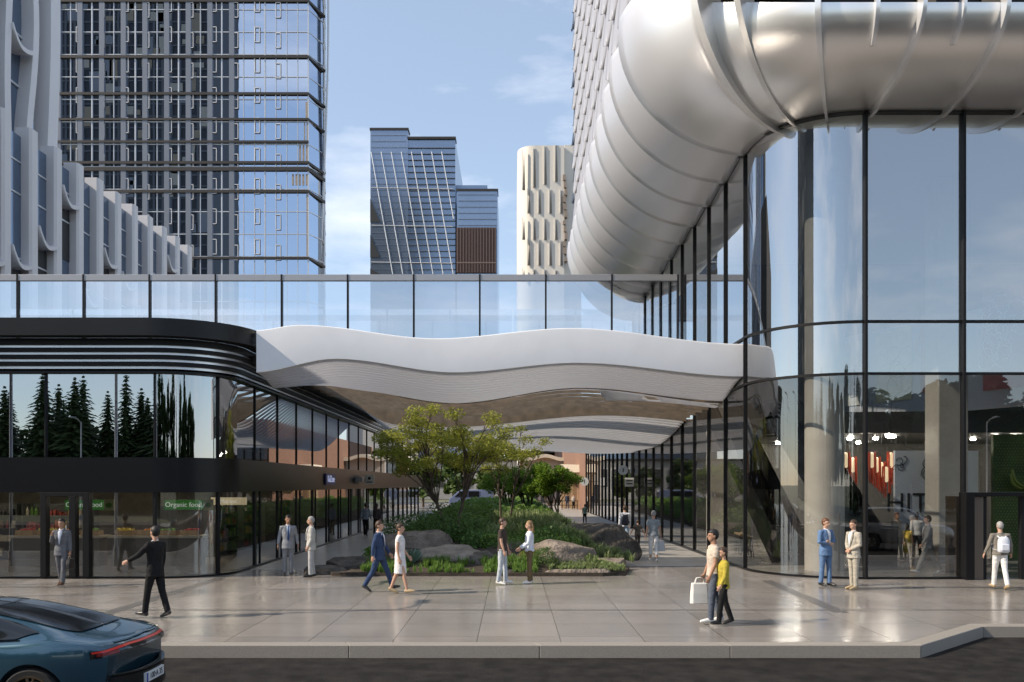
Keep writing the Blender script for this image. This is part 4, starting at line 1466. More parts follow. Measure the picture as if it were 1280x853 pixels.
decs = [make_tree('street_tree', deciduous_data(10.5, 4.2, s), M_dec, [(0, 0, 0), (.1, 0, 2.5), (.2, .1, 6), (.2, .1, 8.6)], [.25, .2, .14, .05]) for s in (4, 5)]
used = set()
def plant(src, i, x, y, s, label, group):
    if i not in used:
        used.add(i); o = src
    else:
        o = copy_tree(src)
    o.location = (x, y, -.05); o.scale = (s, s, s * random.uniform(.92, 1.1)); o.rotation_euler.z = random.uniform(0, 6)
    tag(o, label, group=group)
xs_ = [-58, -55.5, -53, -50, -48, -46, -44, -42, -40, -38, -36, -34.5, -33, -62, -65, -69, -29, -24, -57, -51.5, -49, -47, -45, -43, -41, -39, -37, -35.3, -31.5]
for k, x in enumerate(xs_):
    plant(cons[k % 3], k % 3, x, -40 + random.uniform(-3, 3), random.choice((.78, .86, .95, 1.02, 1.1)), 'dark conifer across the street, mirrored in the retail building glass', 'conifers across the street')
for k, x in enumerate([21, 25, 29, 32.5, 36, 40, 43, 47, 51, 55, 60, 66, 4, -2, -8, -14, -19]):
    plant(decs[k % 2], 3 + k % 2, x, -42 + random.uniform(-3, 3), random.uniform(1.0, 1.28), 'broad street tree across the road, mirrored in the glass hall', 'street trees across the road')
plant(cons[0], 0, 15, -36, 1.0, 'dark conifer across the street, mirrored in the curved glass', 'conifers across the street')
plant(cons[1], 1, 10.5, -41, 1.05, 'dark conifer across the street, mirrored in the curved glass', 'conifers across the street')
for k, (xa, xb) in enumerate(((-75, -20), (14, 75))):  # unseen hedges added to darken the low sky in the reflections
    hg = tag(bpy.data.objects.new('hedge', None), ['long dark hedge under the conifers across the street', 'long dark hedge under the street trees across the road'][k], 'hedge')
    COL.objects.link(hg); hg.location = ((xa + xb) / 2, -46, 0)
    b = MB()
    for i in range(13000):
        x = random.uniform(xa, xb)
        z = random.uniform(0, 1) ** .8 * ((8.3, 5.2)[k] + 1.5 * noise.noise(Vector((x * .25, 0, k))))
        p = Vector((x, -46 + random.uniform(-1.3, 1.3), z))
        u = Vector((random.gauss(0, 1), random.gauss(0, 1), random.gauss(0, 1))).normalized(); s_ = u.orthogonal().normalized(); L_ = random.uniform(.25, .5)
        b.add([p - u * L_, p + s_ * L_ * .7, p + u * L_, p - s_ * L_ * .7], [(0, 1, 2, 3)])
    b.build('foliage', M_dec, hg)
# street lamps mirrored upstairs; unseen ones added at left to cast shadow streaks
M_pole = mat('pole grey', (.45, .46, .48), .4, metal=.6)
def street_lamp():
    r = thing('street_lamp', '', 'lamp')
    MB().lathe([(.09, 0), (.08, .6), (.05, .65), (.045, 7.2)], (0, 0, 0), 12).build('pole', M_pole, r, smooth=40)
    MB().tube([(0, 0, 7.1), (0, .5, 7.35), (0, 1.2, 7.4)], .035, 8).build('arm', M_pole, r)
    MB().box(-.12, .12, .9, 1.5, 7.38, 7.46).build('lamp_head', M_pole, r, bevel=.02)
    return r
slp = street_lamp()
for k, (x, y) in enumerate(((-40, -14), (-31, -14), (-22, -14), (24, -14), (34, -14), (-11.6, 16.4), (-22, 16.4), (-13.0, 20.4), (-15.2, 22.6))):
    o = slp if k == 0 else copy_tree(slp)
    o.location = (x, y, -.05 if y < 0 else 0)
    tag(o, 'slim grey street lamp across the road' if y < 0 else 'slim grey street lamp on the pavement left of the view', group='street lamps along the road')
# dark tower across the street whose mirror image darkens the far tower
dt = thing('dark_tower', 'dark high rise across the street, mirrored in the far glass tower', 'building', (-126, -60, 0))
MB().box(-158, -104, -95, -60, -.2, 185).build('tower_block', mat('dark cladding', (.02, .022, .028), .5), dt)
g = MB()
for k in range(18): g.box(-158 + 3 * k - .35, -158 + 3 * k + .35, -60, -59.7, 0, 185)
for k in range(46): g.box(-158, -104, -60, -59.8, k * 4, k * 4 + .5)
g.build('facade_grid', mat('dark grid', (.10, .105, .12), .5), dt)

random.seed(33)
for k in range(3):  # bright boxes added; their colours stand in for warm broken reflections
    m = MB()
    for i in range(46):
        x, z = random.uniform(-156, -106), random.uniform(20, 178)
        z = round(z / 4) * 4 + .6
        m.box(x, x + random.uniform(1.2, 5), -59.95, -59.55, z, z + random.choice((1.6, 2.8, 6.6)))
    o = m.build('blind_panel', mat('blind %d' % k, [(.30, .24, .17), (.22, .23, .26), (.42, .38, .32)][k], .6), dt)
    o['kind'] = 'stuff'
# ------------------------------------------------------------------ planted bed with boulders, shrubs and trees
random.seed(3)
def bed_left(y): return -5.3 + (y - 27) * .022 if y > 27 else -5.3 - (27 - y) * .1
bed = [(-5.2, 25.35), (-3.4, 25.25), (-1, 25.3), (.6, 25.2), (2.6, 25.2), (3.3, 25.6), (3.6, 27.0), (3.0, 28.6), (3.2, 33), (3.4, 40), (3.0, 58), (2.2, 88), (-4.2, 88), (-4.6, 58), (-5.0, 36), (-5.3, 28), (-5.5, 26.2)]
def hill(x, y):
    """Height of the planted mound."""
    dx = min(x + 5.2, 3.2 - x); dy = y - 25.3
    e = max(0, min(1, min(dx, dy) / 1.6))
    return .08 + .50 * e * e * (3 - 2 * e) + (.25 * max(0, min(1, (y - 29) / 4)) * e) + .06 * math.sin(x * 2.1 + y) * e
tag(MB().prism(bed, -.02, .10).build('bed_edge', M_soil), kind='structure')
def inside(x, y):
    c = False
    n = len(bed)
    for i in range(n):
        (x1, y1), (x2, y2) = bed[i], bed[(i + 1) % n]
        if (y1 > y) != (y2 > y) and x < (x2 - x1) * (y - y1) / (y2 - y1) + x1: c = not c
    return c
sm = MB()
sm.grid(lambda u, v: (-5.2 + 8.5 * u, 25.35 + 60 * v * v, hill(-5.2 + 8.5 * u, 25.35 + 60 * v * v) if inside(-5.2 + 8.5 * u, 25.35 + 60 * v * v) else .0), 34, 60)
tag(sm.build('soil', M_soil, smooth=180), kind='structure')

M_rock = [mat('boulder brown', (.20, .165, .135), .85, var=.45, vscale=2.2, bump=1.0, bscale=7, detail=8, bdist=.12), mat('boulder tan', (.30, .255, .21), .85, var=.35, vscale=1.8, bump=1.0, bscale=7, detail=8, bdist=.12), mat('boulder dark', (.11, .095, .08), .85, var=.5, vscale=2, bump=1.0, bscale=7, detail=8, bdist=.12)]
def boulder(px, base, d, wd, dep, h, mi, label, seed, flat=.5, rz=0):
    x = (px - 640) * d / F
    rnd = random.Random(seed)
    cuts = []
    for k in range(15):
        v = Vector((rnd.gauss(0, 1), rnd.gauss(0, 1), rnd.gauss(.25, .8))).normalized()
        cuts.append((v, rnd.uniform(.62, .95)))
    cuts.append((Vector((rnd.uniform(-.25, .25), rnd.uniform(-.4, .05), 1)).normalized(), flat))
    b = MB(); b.ell((0, 0, 0), (1, 1, 1), 48, 30)
    M = Matrix.Rotation(rz, 3, 'Z')
    vs = []
    for v in b.v:
        v = Vector(v)
        for n_, q in cuts:
            e = v.dot(n_) - q
            if e > 0: v = v - n_ * e * .93
        q = v.normalized() if v.length else v
        v = v + q * (noise.noise(v * 2.0 + Vector((seed * 7, 0, 0))) * .10 + noise.noise(v * 6 + Vector((0, seed * 3, 0))) * .035 + noise.noise(v * 15 + Vector((0, seed * 3, 4))) * .014)
        v = M @ Vector((v.x * wd / 2, v.y * dep / 2, v.z * h * .62))
        vs.append((v.x + x, v.y + d, v.z + base + h * .30))
    b.v = vs
    o = b.build('boulder', M_rock[mi], smooth=55)
    tag(o, label, 'boulder')
    return o
boulder(412, -.1, 26.0, 1.5, 1.3, .50, 2, 'low dark flat boulder at the far left end of the bed', 1, .5)
boulder(440, -.1, 27.4, 1.7, 1.8, .62, 2, 'low brown boulder behind the walking man in blue', 2, .55)
boulder(521, .05, 28.8, 3.1, 2.2, 1.35, 0, 'large rounded brown boulder left of the tree trunk', 3, .75)
boulder(556, .05, 26.9, 2.6, 1.9, 1.02, 1, 'wide tan boulder with flat top behind the woman in white', 4, .45)
boulder(606, .05, 26.5, 1.15, 1.0, .72, 2, 'small dark boulder right of the wide tan one', 5, .6)
boulder(632, .1, 28.2, 2.2, 1.3, .9, 0, 'brown boulder between the facing man and woman', 6, .7, .4)
boulder(697, .05, 26.7, 2.5, 1.7, 1.12, 0, 'large brown boulder right of the woman in white top', 8, .8)
boulder(731, .0, 31.2, 4.2, 1.8, 1.75, 2, 'long dark rock ledge beside the right path', 9, .62, -.35)
boulder(755, -.1, 27.2, 2.0, 1.0, .62, 0, 'low sloping rock at the right end of the bed', 10, .6, -.2)
boulder(722, -.1, 25.5, 2.5, .6, .42, 0, 'low front rock under the pale edging plants', 11, .6)
boulder(648, -.1, 25.5, 1.5, .5, .36, 2, 'low dark rock on the bed front between the couple', 12, .6)
boulder(497, -.1, 25.5, 1.5, .5, .30, 2, 'low dark rock edging the bed front behind the walking couple', 14, .5)
for k, (px, d, wd) in enumerate(((712, 46, 1.5), (717, 41, 1.3), (690, 54, 1.4))):
    x = (px - 640) * d / F
    s = tag(MB().box(x - wd / 2, x + wd / 2, d - .5, d + .5, .0, .62).build('stone_block', M_rock[1], bevel=.05), 'rough cut stone block ' + ['nearest of three along the right path', 'middle one of three stone blocks by the right path', 'farthest of the three blocks beside the right path'][[1, 0, 2][k]], 'stone block', 'stone blocks along the right path')

# leaves
def leafq(m, p, L_, rnd, flat=.6, wf=.5):
    u = Vector((rnd.gauss(0, 1), rnd.gauss(0, 1), rnd.gauss(0, flat))).normalized()
    s = u.cross(Vector((rnd.gauss(0, .8), rnd.gauss(0, .8) - .5, .7))).normalized()
    m.add([p - u * L_, p + s * L_ * wf, p + u * L_, p - s * L_ * wf], [(0, 1, 2, 3)])
M_cover = leafmat('ground cover green', [(.11, .22, .04), (.17, .29, .06), (.23, .36, .08), (.14, .25, .07)], .45)
M_shrub = leafmat('shrub dark green', [(.06, .135, .035), (.11, .21, .055), (.17, .29, .08)], .4, .35)
M_sedge = leafmat('pale sedge', [(.20, .28, .09), (.30, .36, .15), (.15, .23, .08), (.42, .43, .26)], .35)
M_yell = leafmat('yellow green shrub', [(.13, .17, .02), (.20, .22, .03), (.09, .14, .025)], .3)
M_ball = leafmat('ball shrub', [(.05, .11, .025), (.08, .15, .03), (.11, .18, .05)], .3)
M_agave = leafmat('blue green leaf', [(.10, .18, .14), (.16, .25, .19), (.07, .13, .10)], .2)
rnd = random.Random(4)
g = MB()
def cover(xa, xb, ya, yb, n, h0, h1, s0, s1, m, cond=None):
    for i in range(n):
        x, y = rnd.uniform(xa, xb), rnd.uniform(ya, yb)
        if not inside(x, y) or (cond and not cond(x, y)): continue
        b = .5 + .5 * noise.noise(Vector((x * 1.1, y * .8, 3)))
        p = Vector((x, y, hill(x, y) + rnd.uniform(h0, h1) * (.35 + b)))
        leafq(m, p, rnd.uniform(s0, s1), rnd)
cover(-5.2, 3.2, 30, 46, 24000, .02, .34, .05, .10, g)
cover(-5, 3.2, 46, 88, 16000, .05, .6, .10, .2, g)
cover(-1.0, 2.2, 27.6, 31, 5000, .05, .5, .03, .06, g)
tag(g.build('ground_cover', M_cover), 'bright green leafy ground cover filling the middle of the bed', 'ground cover', kind='stuff')
g = MB()
def blades(m, x, y, z, n, h, spread, w0):
    for i in range(n):
        a = rnd.uniform(0, 6.28); l = h * rnd.uniform(.6, 1.1); r = spread * rnd.uniform(.3, 1)
        d = Vector((math.cos(a), math.sin(a), 0)); s = Vector((-d.y, d.x, 0)) * w0
        p0 = Vector((x, y, z)) + d * .03 * rnd.random(); p1 = p0 + d * r * .4 + Vector((0, 0, l * .75)); p2 = p0 + d * r + Vector((0, 0, l))
        m.add([p0 - s, p0 + s, p1 + s * .8, p1 - s * .8, p2], [(0, 1, 2, 3), (3, 2, 4)])
for i in range(420):
    x = rnd.uniform(-4.4, .75); y = rnd.uniform(25.32, 26.1)
    if noise.noise(Vector((x * 1.3, y * 2, 9))) < -.12: continue
    blades(g, x, y, hill(x, y) - .02, 16, rnd.uniform(.14, .34), .13, .009)
tag(g.build('edging_grass', M_cover), 'fresh green grass tufts along the front edge of the bed', 'grass', kind='stuff')
g = MB()
for i in range(330):
    x = rnd.uniform(1.1, 3.3); y = rnd.uniform(25.4, 26.4)
    if not inside(x, y): continue
    blades(g, x, y, hill(x, y) + .05, 14, rnd.uniform(.10, .2), .10, .010)
for i in range(330):
    t = rnd.random(); x = 1.7 + 1.7 * t + rnd.uniform(-.5, .4); y = 29.9 - 1.9 * t + rnd.uniform(-.4, .5)
    blades(g, x, y, .5 - .3 * t, 14, rnd.uniform(.22, .45), .2, .012)
for i in range(900):
    x, y = rnd.uniform(-.8, 2.6), rnd.uniform(28.6, 38)
    if noise.noise(Vector((x * .7, y * .5, 5))) < -.1: continue
    blades(g, x, y, hill(x, y) + .2, 16, rnd.uniform(.3, .6), .25, .014)
tag(g.build('pale_sedge', M_sedge), 'pale flowering sedge spreading over the right side of the bed', 'sedge', kind='stuff')

def bush(name, x, y, z, rx, ry, rz, n, s0, s1, m, label, cat, group=None, stems=True, shell=.35, flat=.8):
    r = thing(name, label, cat, (x, y, z), group)
    b = MB()
    for i in range(n):
        v = Vector((rnd.gauss(0, 1), rnd.gauss(0, 1), abs(rnd.gauss(0, 1)))).normalized() * (rnd.random() ** shell)
        v *= 1 + .22 * noise.noise(v * 2.3 + Vector((x, y, 0)))
        leafq(b, Vector((x + v.x * rx, y + v.y * ry, z + .05 + v.z * rz)), rnd.uniform(s0, s1), rnd, flat)
    b.build('foliage', m, r)
    if stems:
        t = MB()
        for k in range(6):
            a = k * 1.05
            t.tube([(x, y, z - .1), (x + .3 * rx * math.cos(a), y + .3 * ry * math.sin(a), z + .4 * rz), (x + .6 * rx * math.cos(a), y + .6 * ry * math.sin(a), z + .75 * rz)], [.022, .015, .006], 5)
        t.build('stem', M_bark, r)
    return r
G = 'dark leafy shrubs round the tree trunk'
for k, (px, d, w_, h_, lb) in enumerate([(545, 30.6, 1.1, 1.35, 'dark glossy shrub left of the tree trunk'), (585, 30.2, 1.15, 1.25, 'dark glossy shrub just right of the tree trunk'), (512, 33.0, 1.2, 1.1, 'dark shrub at the left path edge behind the big boulder'), (562, 32.6, 1.3, 1.6, 'tallest dark shrub behind the tree trunk'), (604, 28.5, .8, .75, 'low dark shrub between the tan boulder and the man in brown'), (690, 29.0, .8, 1.0, 'dark shrub at the rock ledge left end')]):
    x = (px - 640) * d / F
    bush('leafy_shrub', x, d, hill(x, d) - .1, w_, .9, h_ * .8, 1300, .035, .075, M_shrub, lb, 'shrub', G)
for k, (px, d, r_, m, lb) in enumerate([(682, 26.1, .44, M_ball, 'round clipped green ball shrub lying in front'), (690, 26.9, .55, M_yell, 'yellow green ball shrub behind the green ball'), (664, 26.4, .40, M_yell, 'small yellow green ball shrub behind the woman')]):
    x = (px - 640) * d / F
    bush('ball_shrub', x, d, .22, r_, r_, r_ * 1.15, 2600, .016, .030, m, lb, 'shrub', 'ball shrubs', False, .12)
r = thing('agave_plant', 'blue green spiky plant between the walking woman and tan boulder', 'plant', ((514 - 640) * 26.0 / F, 26.0, .25))
b = MB(); x = (514 - 640) * 26.0 / F
for k in range(26):
    a = k * 2.4; t = k / 26
    d_ = Vector((math.cos(a), math.sin(a), 0)); L_ = .42 * (1.1 - .4 * t)
    p0 = Vector((x, 26, .3)); p1 = p0 + d_ * L_ * .5 + Vector((0, 0, L_ * (.4 + .6 * t))); p2 = p0 + d_ * L_ * .8 + Vector((0, 0, L_ * (.55 + t)))
    b.tube([p0, p1, p2], [(.03, .012), (.045, .01), (.004, .004)], 6)
b.build('leaf_rosette', M_agave, r)

# trees
M_honey = leafmat('honey locust leaves', [(.26, .31, .045), (.36, .39, .06), (.46, .45, .09), (.19, .26, .045)], .55)
M_fresh = leafmat('fresh green leaves', [(.19, .31, .03), (.26, .39, .045), (.13, .25, .03)], .55)
def clump_tree(name, label, base, crown_c, cr, seed, n_cl, n_leaf, ls, m_leaf, stems, rcl, tr=.1, group=None, droop=.5):
    """Trunks fork into limbs that run out to leaf clumps spread through an uneven crown."""
    rr = random.Random(seed)
    base = Vector(base); cc = Vector(crown_c)
    r = thing(name, label, 'tree', base, group)
    tb, lfm = MB(), MB()
    cl = []
    tries = 0
    while len(cl) < n_cl and tries < 4000:
        tries += 1
        v = Vector((rr.gauss(0, 1), rr.gauss(0, 1), rr.gauss(.15, .8))).normalized() * rr.uniform(.25, 1.0)
        if v.z < -.75: continue
        p = cc + Vector((v.x * cr[0], v.y * cr[1], v.z * cr[2] * (1 if v.z > 0 else .8)))
        if all((p - q).length > rcl * .75 for q, _ in cl):
            cl.append((p, rcl * rr.uniform(.65, 1.2)))
    tops = []
    for s in range(stems):
        a = s * 6.28 / stems + .4
        p = base + Vector((.10 * math.cos(a), .10 * math.sin(a), 0)) * (stems > 1)
        pts = [p.copy()]
        tgt = cc + Vector((cr[0] * .30 * math.cos(a), cr[1] * .3 * math.sin(a), -cr[2] * .35)) * (1 if stems > 1 else .3)
        for i in range(1, 7):
            t = i / 6
            pts.append(p.lerp(tgt, t) + Vector((rr.gauss(0, .035), rr.gauss(0, .035), 0)))
        r0 = tr / math.sqrt(stems)
        tb.tube(pts, [r0 * (1.25 if i == 0 else 1 - .09 * i) for i in range(7)], 8)
        tops.append(pts)
    for p, r_ in cl:
        pts0 = min(tops, key=lambda q: (q[-1] - p).length)
        s0 = pts0[rr.choice((3, 4, 5, 6))]
        mid = s0.lerp(p, .5) + Vector((rr.gauss(0, .1), rr.gauss(0, .1), .12 * (p - s0).length))
        tb.tube([s0, s0.lerp(mid, .6) + Vector((0, 0, .04)), mid, mid.lerp(p, .6), p], [tr * .30, tr * .24, tr * .18, tr * .11, tr * .04], 5)
        for k in range(4):
            e = p + Vector((rr.gauss(0, 1), rr.gauss(0, 1), rr.gauss(.1, .6))).normalized() * r_ * rr.uniform(.7, 1.2)
            tb.tube([mid.lerp(p, rr.uniform(.3, .9)), p.lerp(e, .5) + Vector((0, 0, .04)), e], [tr * .09, tr * .06, tr * .02], 4)
    tot = sum(r_ ** 2 for _, r_ in cl)
    for p, r_ in cl:
        for i in range(int(n_leaf * r_ * r_ / tot)):
            v = Vector((rr.gauss(0, 1), rr.gauss(0, 1), rr.gauss(0, 1))).normalized() * (rr.random() ** .45) * r_
            leafq(lfm, p + Vector((v.x, v.y, v.z * .6)), ls * rr.uniform(.6, 1.35), rr, .6, .42)
    tb.build('trunk', M_bark, r, smooth=60)
    lfm.build('crown', m_leaf, r)
    return r
clump_tree('garden_tree', 'tall airy yellow green tree rising from the bed', (-2.1, 31.2, .5), (-2.3, 31.2, 3.85), (2.65, 1.9, 1.55), 18, 66, 20000, .05, M_honey, 2, .46, .10)
clump_tree('garden_tree', 'lighter airy tree right of the tallest tree under the canopy', (-.3, 34.0, .5), (-.1, 34.0, 3.9), (1.5, 1.3, 1.15), 9, 24, 5200, .05, M_honey, 2, .42, .07)
for k, (px, d, w_, h, n, lb) in enumerate([(688, 52, 1.65, 1.25, 9000, 'round bright green tree by the right path'), (655, 56, 1.7, 1.2, 8000, 'bright green tree in the middle of the far bed'), (632, 60, 1.5, 1.1, 6000, 'bright green tree left in the far bed behind the tall one')]):
    x = (px - 640) * d / F
    clump_tree('small_tree', lb, (x + .4, d, .4), (x, d, 2.75), (w_, 1.5, h), 31 + k, 34, n, .085, M_fresh, 4, .52, .13, 'small trees in the far bed')
M_far = leafmat('far foliage', [(.03, .06, .015), (.06, .10, .02), (.09, .13, .03)], .3)
for k, (x, y, h) in enumerate([(-14, 96, 5), (-10.5, 104, 4.5), (-7.5, 112, 5.5), (-3.5, 118, 4.6), (.5, 110, 3.8), (10, 128, 4)]):
    r = thing('background_tree', ['leafy tree far behind the left retail wing', 'second leafy tree past the left wing end', 'leafy tree just left of the parked van', 'leafy tree behind the parked van', 'leafy tree far behind the small bright trees', 'leafy tree by the cream pavilion'][k], 'tree', (x, y, 0))
    b = deciduous_data(h, h * .42, 50 + k, 1500)
    b.v = [(v[0] + x, v[1] + y, v[2]) for v in b.v]
    b.build('crown', M_far, r)
    t = MB(); t.tube([(x, y, -.1), (x, y, h * .4), (x + .1, y, h * .75)], [.16, .12, .04], 7); t.build('trunk', M_bark, r)
# van parked at the end of the passage
vn = thing('parked_van', 'blue grey van parked beyond the far end of the bed', 'van', (-4.6, 100, 0))
pf = [(-2.5, .35), (-2.5, 1.0), (-2.3, 1.15), (-1.35, 1.95), (-1.1, 2.05), (2.3, 2.05), (2.5, 1.8), (2.5, .35)]
def ext(poly, y0, y1, x0=0):
    n = len(poly)
    m = MB(); m.add([(x0 + a, y0, b) for a, b in poly] + [(x0 + a, y1, b) for a, b in poly], [tuple(range(n)), tuple(reversed(range(n, 2 * n)))] + [((i + 1) % n, i, n + i, n + (i + 1) % n) for i in range(n)])
    return m
ext(pf, 99.1, 100.9, -4.6).build('body', mat('van paint', (.16, .20, .32), .3, coat=.5), vn, bevel=.06)
ext([(-1.85, 1.25), (-1.25, 1.85), (-.4, 1.88), (-.4, 1.25)], 99.06, 99.1, -4.6).build('window', M_black, vn)
ext([(-.3, 1.25), (-.3, 1.88), (.9, 1.88), (.9, 1.25)], 99.06, 99.1, -4.6).build('window', M_black, vn)
for dx in (-1.6, 1.6):
    wv = MB(); wv.tube([(-4.6 + dx, 99.0, .34), (-4.6 + dx, 99.25, .34)], .34, 20); wv.build('wheel', M_black, vn)
# ------------------------------------------------------------------ people
random.seed(2)
def remesh(mb, voxel, it=4, fac=.5):
    me = mb.mesh('tmp')
    o = bpy.data.objects.new('tmp', me)
    COL.objects.link(o)
    m = o.modifiers.new('r', 'REMESH'); m.mode = 'VOXEL'; m.voxel_size = voxel
    m = o.modifiers.new('s', 'SMOOTH'); m.iterations = it; m.factor = fac
    dg = bpy.context.evaluated_depsgraph_get(); dg.update()
    out = bpy.data.meshes.new_from_object(o.evaluated_get(dg))
    bpy.data.objects.remove(o)
    bpy.data.meshes.remove(me)
    out.shade_smooth()
    return out
def part(name, me, m, parent):
    me.materials.clear(); me.materials.append(m)
    me.name = name
    o = bpy.data.objects.new(name, me)
    COL.objects.link(o); o.parent = parent
    return o
SKIN = {k: mat('skin ' + k, c, .5, spec=.35) for k, c in dict(light=(.50, .30, .21), tan=(.36, .20, .13), brown=(.16, .085, .05)).items()}
HAIR = {k: mat('hair ' + k, c, .55, spec=.4) for k, c in dict(black=(.012, .01, .009), brown=(.05, .028, .016), auburn=(.11, .045, .02), grey=(.30, .29, .28), blond=(.24, .15, .07)).items()}
FAB = {}
def fab(c, rough=.85):
    k = tuple(c)
    if k not in FAB:
        FAB[k] = mat('cloth %d' % len(FAB), c, rough, spec=.2, var=.14, vscale=9, bump=.8, bscale=8, bdist=.05)
    return FAB[k]
M_eye = mat('eye dark', (.02, .015, .012), .3)
M_shoe_b = mat('black leather', (.012, .011, .011), .35)
M_shoe_br = mat('brown leather', (.09, .045, .025), .4)
M_shoe_w = mat('white trainer', (.72, .71, .68), .6)
M_shoe_t = mat('tan shoe', (.40, .30, .17), .6)
def rotx(v, a):      # swing forward (towards -Y) by a degrees
    c, s = math.cos(rad(a)), math.sin(rad(a))
    return Vector((v.x, v.y * c + v.z * s, -v.y * s + v.z * c)) if False else Vector((v.x, v.y * c + v.z * s, v.z * c - v.y * s))
def ringloft(mb, rows, n=18):
    """rows: (centre, rx, ry) horizontal ellipses."""
    mb.loft([[Vector(c) + Vector((rx * math.cos(2 * PI * i / n), ry * math.sin(2 * PI * i / n), 0)) for i in range(n)] for c, rx, ry in rows])

def person(label, px, fy, hy, face, up=None, low=None, hair=('short', 'brown'), skin='light', shoes=None, legs=((0, 0), (0, 0)), arms=((0, 8, 10), (0, 8, 10)), head=0, lean=0, female=False, group=None, vox=.011, tie=None, shirt=None, z0=0.0, wide=1.0, d=None, skirt=None, hold=None):
    d = d or gnd(fy, z0)
    h = (fy - hy) * d / F
    S = h / 1.79
    x = (px - 640) * d / F
    root = thing('person', label, 'person', (0, 0, 0), group)
    fw = .90 if female else 1.0
    shw = .180 * fw * wide
    up_ = up or {}
    # ---- skeleton
    hipz = .93
    J = {}
    foot_low = 9
    for s, nm, (ha, ka) in ((1, 'L', legs[0]), (-1, 'R', legs[1])):
        hp = Vector((.088 * s, 0, hipz))
        kn = hp + Vector((.008 * s, -math.sin(rad(ha)), -math.cos(rad(ha)))) * .43
        b = ha - ka
        an = kn + Vector((.004 * s, -math.sin(rad(b)), -math.cos(rad(b)))) * .42
        pitch = max(-50, min(12, b * .9)) if b < 0 else min(b * .6, 14)       # trailing foot rises on its toes
        fd = Vector((.10 * s, -math.cos(rad(pitch)), math.sin(rad(pitch)))).normalized()
        toe = an + Vector((0, 0, -.055)) + fd * .19
        heel = an + Vector((0, 0, -.055)) - fd * .055
        J[nm] = (hp, kn, an, heel, toe, fd)
        foot_low = min(foot_low, heel.z - .032, toe.z - .028)
    for nm in ('L', 'R'):
        J[nm] = tuple(v + Vector((0, 0, -foot_low)) if i < 5 else v for i, v in enumerate(J[nm]))
    up0 = Vector((0, 0, hipz - foot_low))
    def T(v):                      # torso point: lean forward about the hips
        v = Vector(v) - Vector((0, 0, hipz))
        c, s = math.cos(rad(lean)), math.sin(rad(lean))
        return Vector((v.x, v.y * c - v.z * s, v.z * c + v.y * s)) + up0
    A = {}
    for s, nm, (sw, ab, el) in ((1, 'L', arms[0]), (-1, 'R', arms[1])):
        sh = T((shw * s, .005, 1.43))
        ua = Vector((math.sin(rad(ab)) * s, -math.sin(rad(sw)) * math.cos(rad(ab)), -math.cos(rad(sw)) * math.cos(rad(ab))))
        elb = sh + ua * .285
        # the forearm bends forward, turned in a little across the body
        fwd = Vector((-.25 * s if el > 50 else -.05 * s, -math.cos(rad(sw)), math.sin(rad(sw)))).normalized()
        fa_ = (ua * math.cos(rad(el)) + fwd * math.sin(rad(el))).normalized()
        if hold == 'crossed':
            fa_ = Vector((-.93 * s, -.36, .10 * s)).normalized()
        if hold == 'clasp':
            fa_ = Vector((-.62 * s, -.52, -.42)).normalized()
        wr = elb + fa_ * .25
        A[nm] = (sh, elb, wr, fa_)
    neck = T((0, .01, 1.50)); hc = T((0, -.012, 1.665))
    HM = Matrix.Rotation(rad(head), 3, 'Z')
    def HP(v): return hc + HM @ Vector(v)
    # ---- body: one continuous surface
    b = MB()
    tr = [(T((0, 0, .88)), .150 * fw, .105), (T((0, 0, .96)), .158 * fw, .11), (T((0, 0, 1.08)), .135 * fw * wide, .098), (T((0, -.005, 1.28)), .155 * fw * wide, .110), (T((0, 0, 1.40)), .165 * fw, .098), (T((0, .005, 1.47)), .10, .07), (T((0, .01, 1.50)), .060, .058)]
    ringloft(b, tr)
    b.tube([T((0, .012, 1.44)), neck, hc + Vector((0, .01, -.05))], [.066, .056, .054], 12)
    b.ell(HP((0, .006, .022)), (.076, .095, .108), 18, 12)
    b.ell(HP((0, -.030, -.050)), (.057, .062, .062), 14, 9)           # jaw
    b.tube([HP((0, -.088, .02)), HP((0, -.112, -.022)), HP((0, -.090, -.034))], [.010, .017, .013], 7)   # nose
    b.tube([HP((-.022, -.086, -.060)), HP((0, -.094, -.060)), HP((.022, -.086, -.060))], .009, 6)        # lips
    for s in (-1, 1):
        b.ell(HP((.077 * s, .012, 0)), (.012, .022, .034), 8, 6)
        b.ell(HP((.032 * s, -.080, .030)), (.022, .012, .010), 8, 6)  # brow
    for nm, s in (('L', 1), ('R', -1)):
        hp, kn, an, heel, toe, fd = J[nm]
        b.tube([hp + Vector((0, 0, .03)), hp.lerp(kn, .35), kn, kn.lerp(an, .3), an], [.082 * fw, .076 * fw, .052, .054, .036], 12)
        b.tube([heel + Vector((0, 0, .03)), an.lerp(toe, .5) + Vector((0, 0, -.01)), toe], [(.034, .034), (.038, .03), (.028, .018)], 10)
        b.tube([an, heel + Vector((0, 0, .02))], [.036, .036], 8)
        sh, elb, wr, fa_ = A[nm]
        b.tube([T((shw * .62 * s, .005, 1.425)), sh, sh.lerp(elb, .4), elb, elb.lerp(wr, .3), wr], [.060, .055, .046 * fw, .038, .040 * fw, .026], 11)
        # hand: palm, four unequal curled fingers, thumb off the side
        across = Vector((0, 1, 0)) if abs(fa_.z) > .6 else Vector((0, 0, 1))
        across = (across - fa_ * across.dot(fa_)).normalized()
        pn = fa_.cross(across) * s                                      # palm normal
        if pn.x * s > 0: pn = -pn
        pc = wr + fa_ * .05
        b.tube([wr, wr + fa_ * .035, wr + fa_ * .088], [(.022, .024), (.020, .038), (.016, .040)], 10, up=tuple(pn))
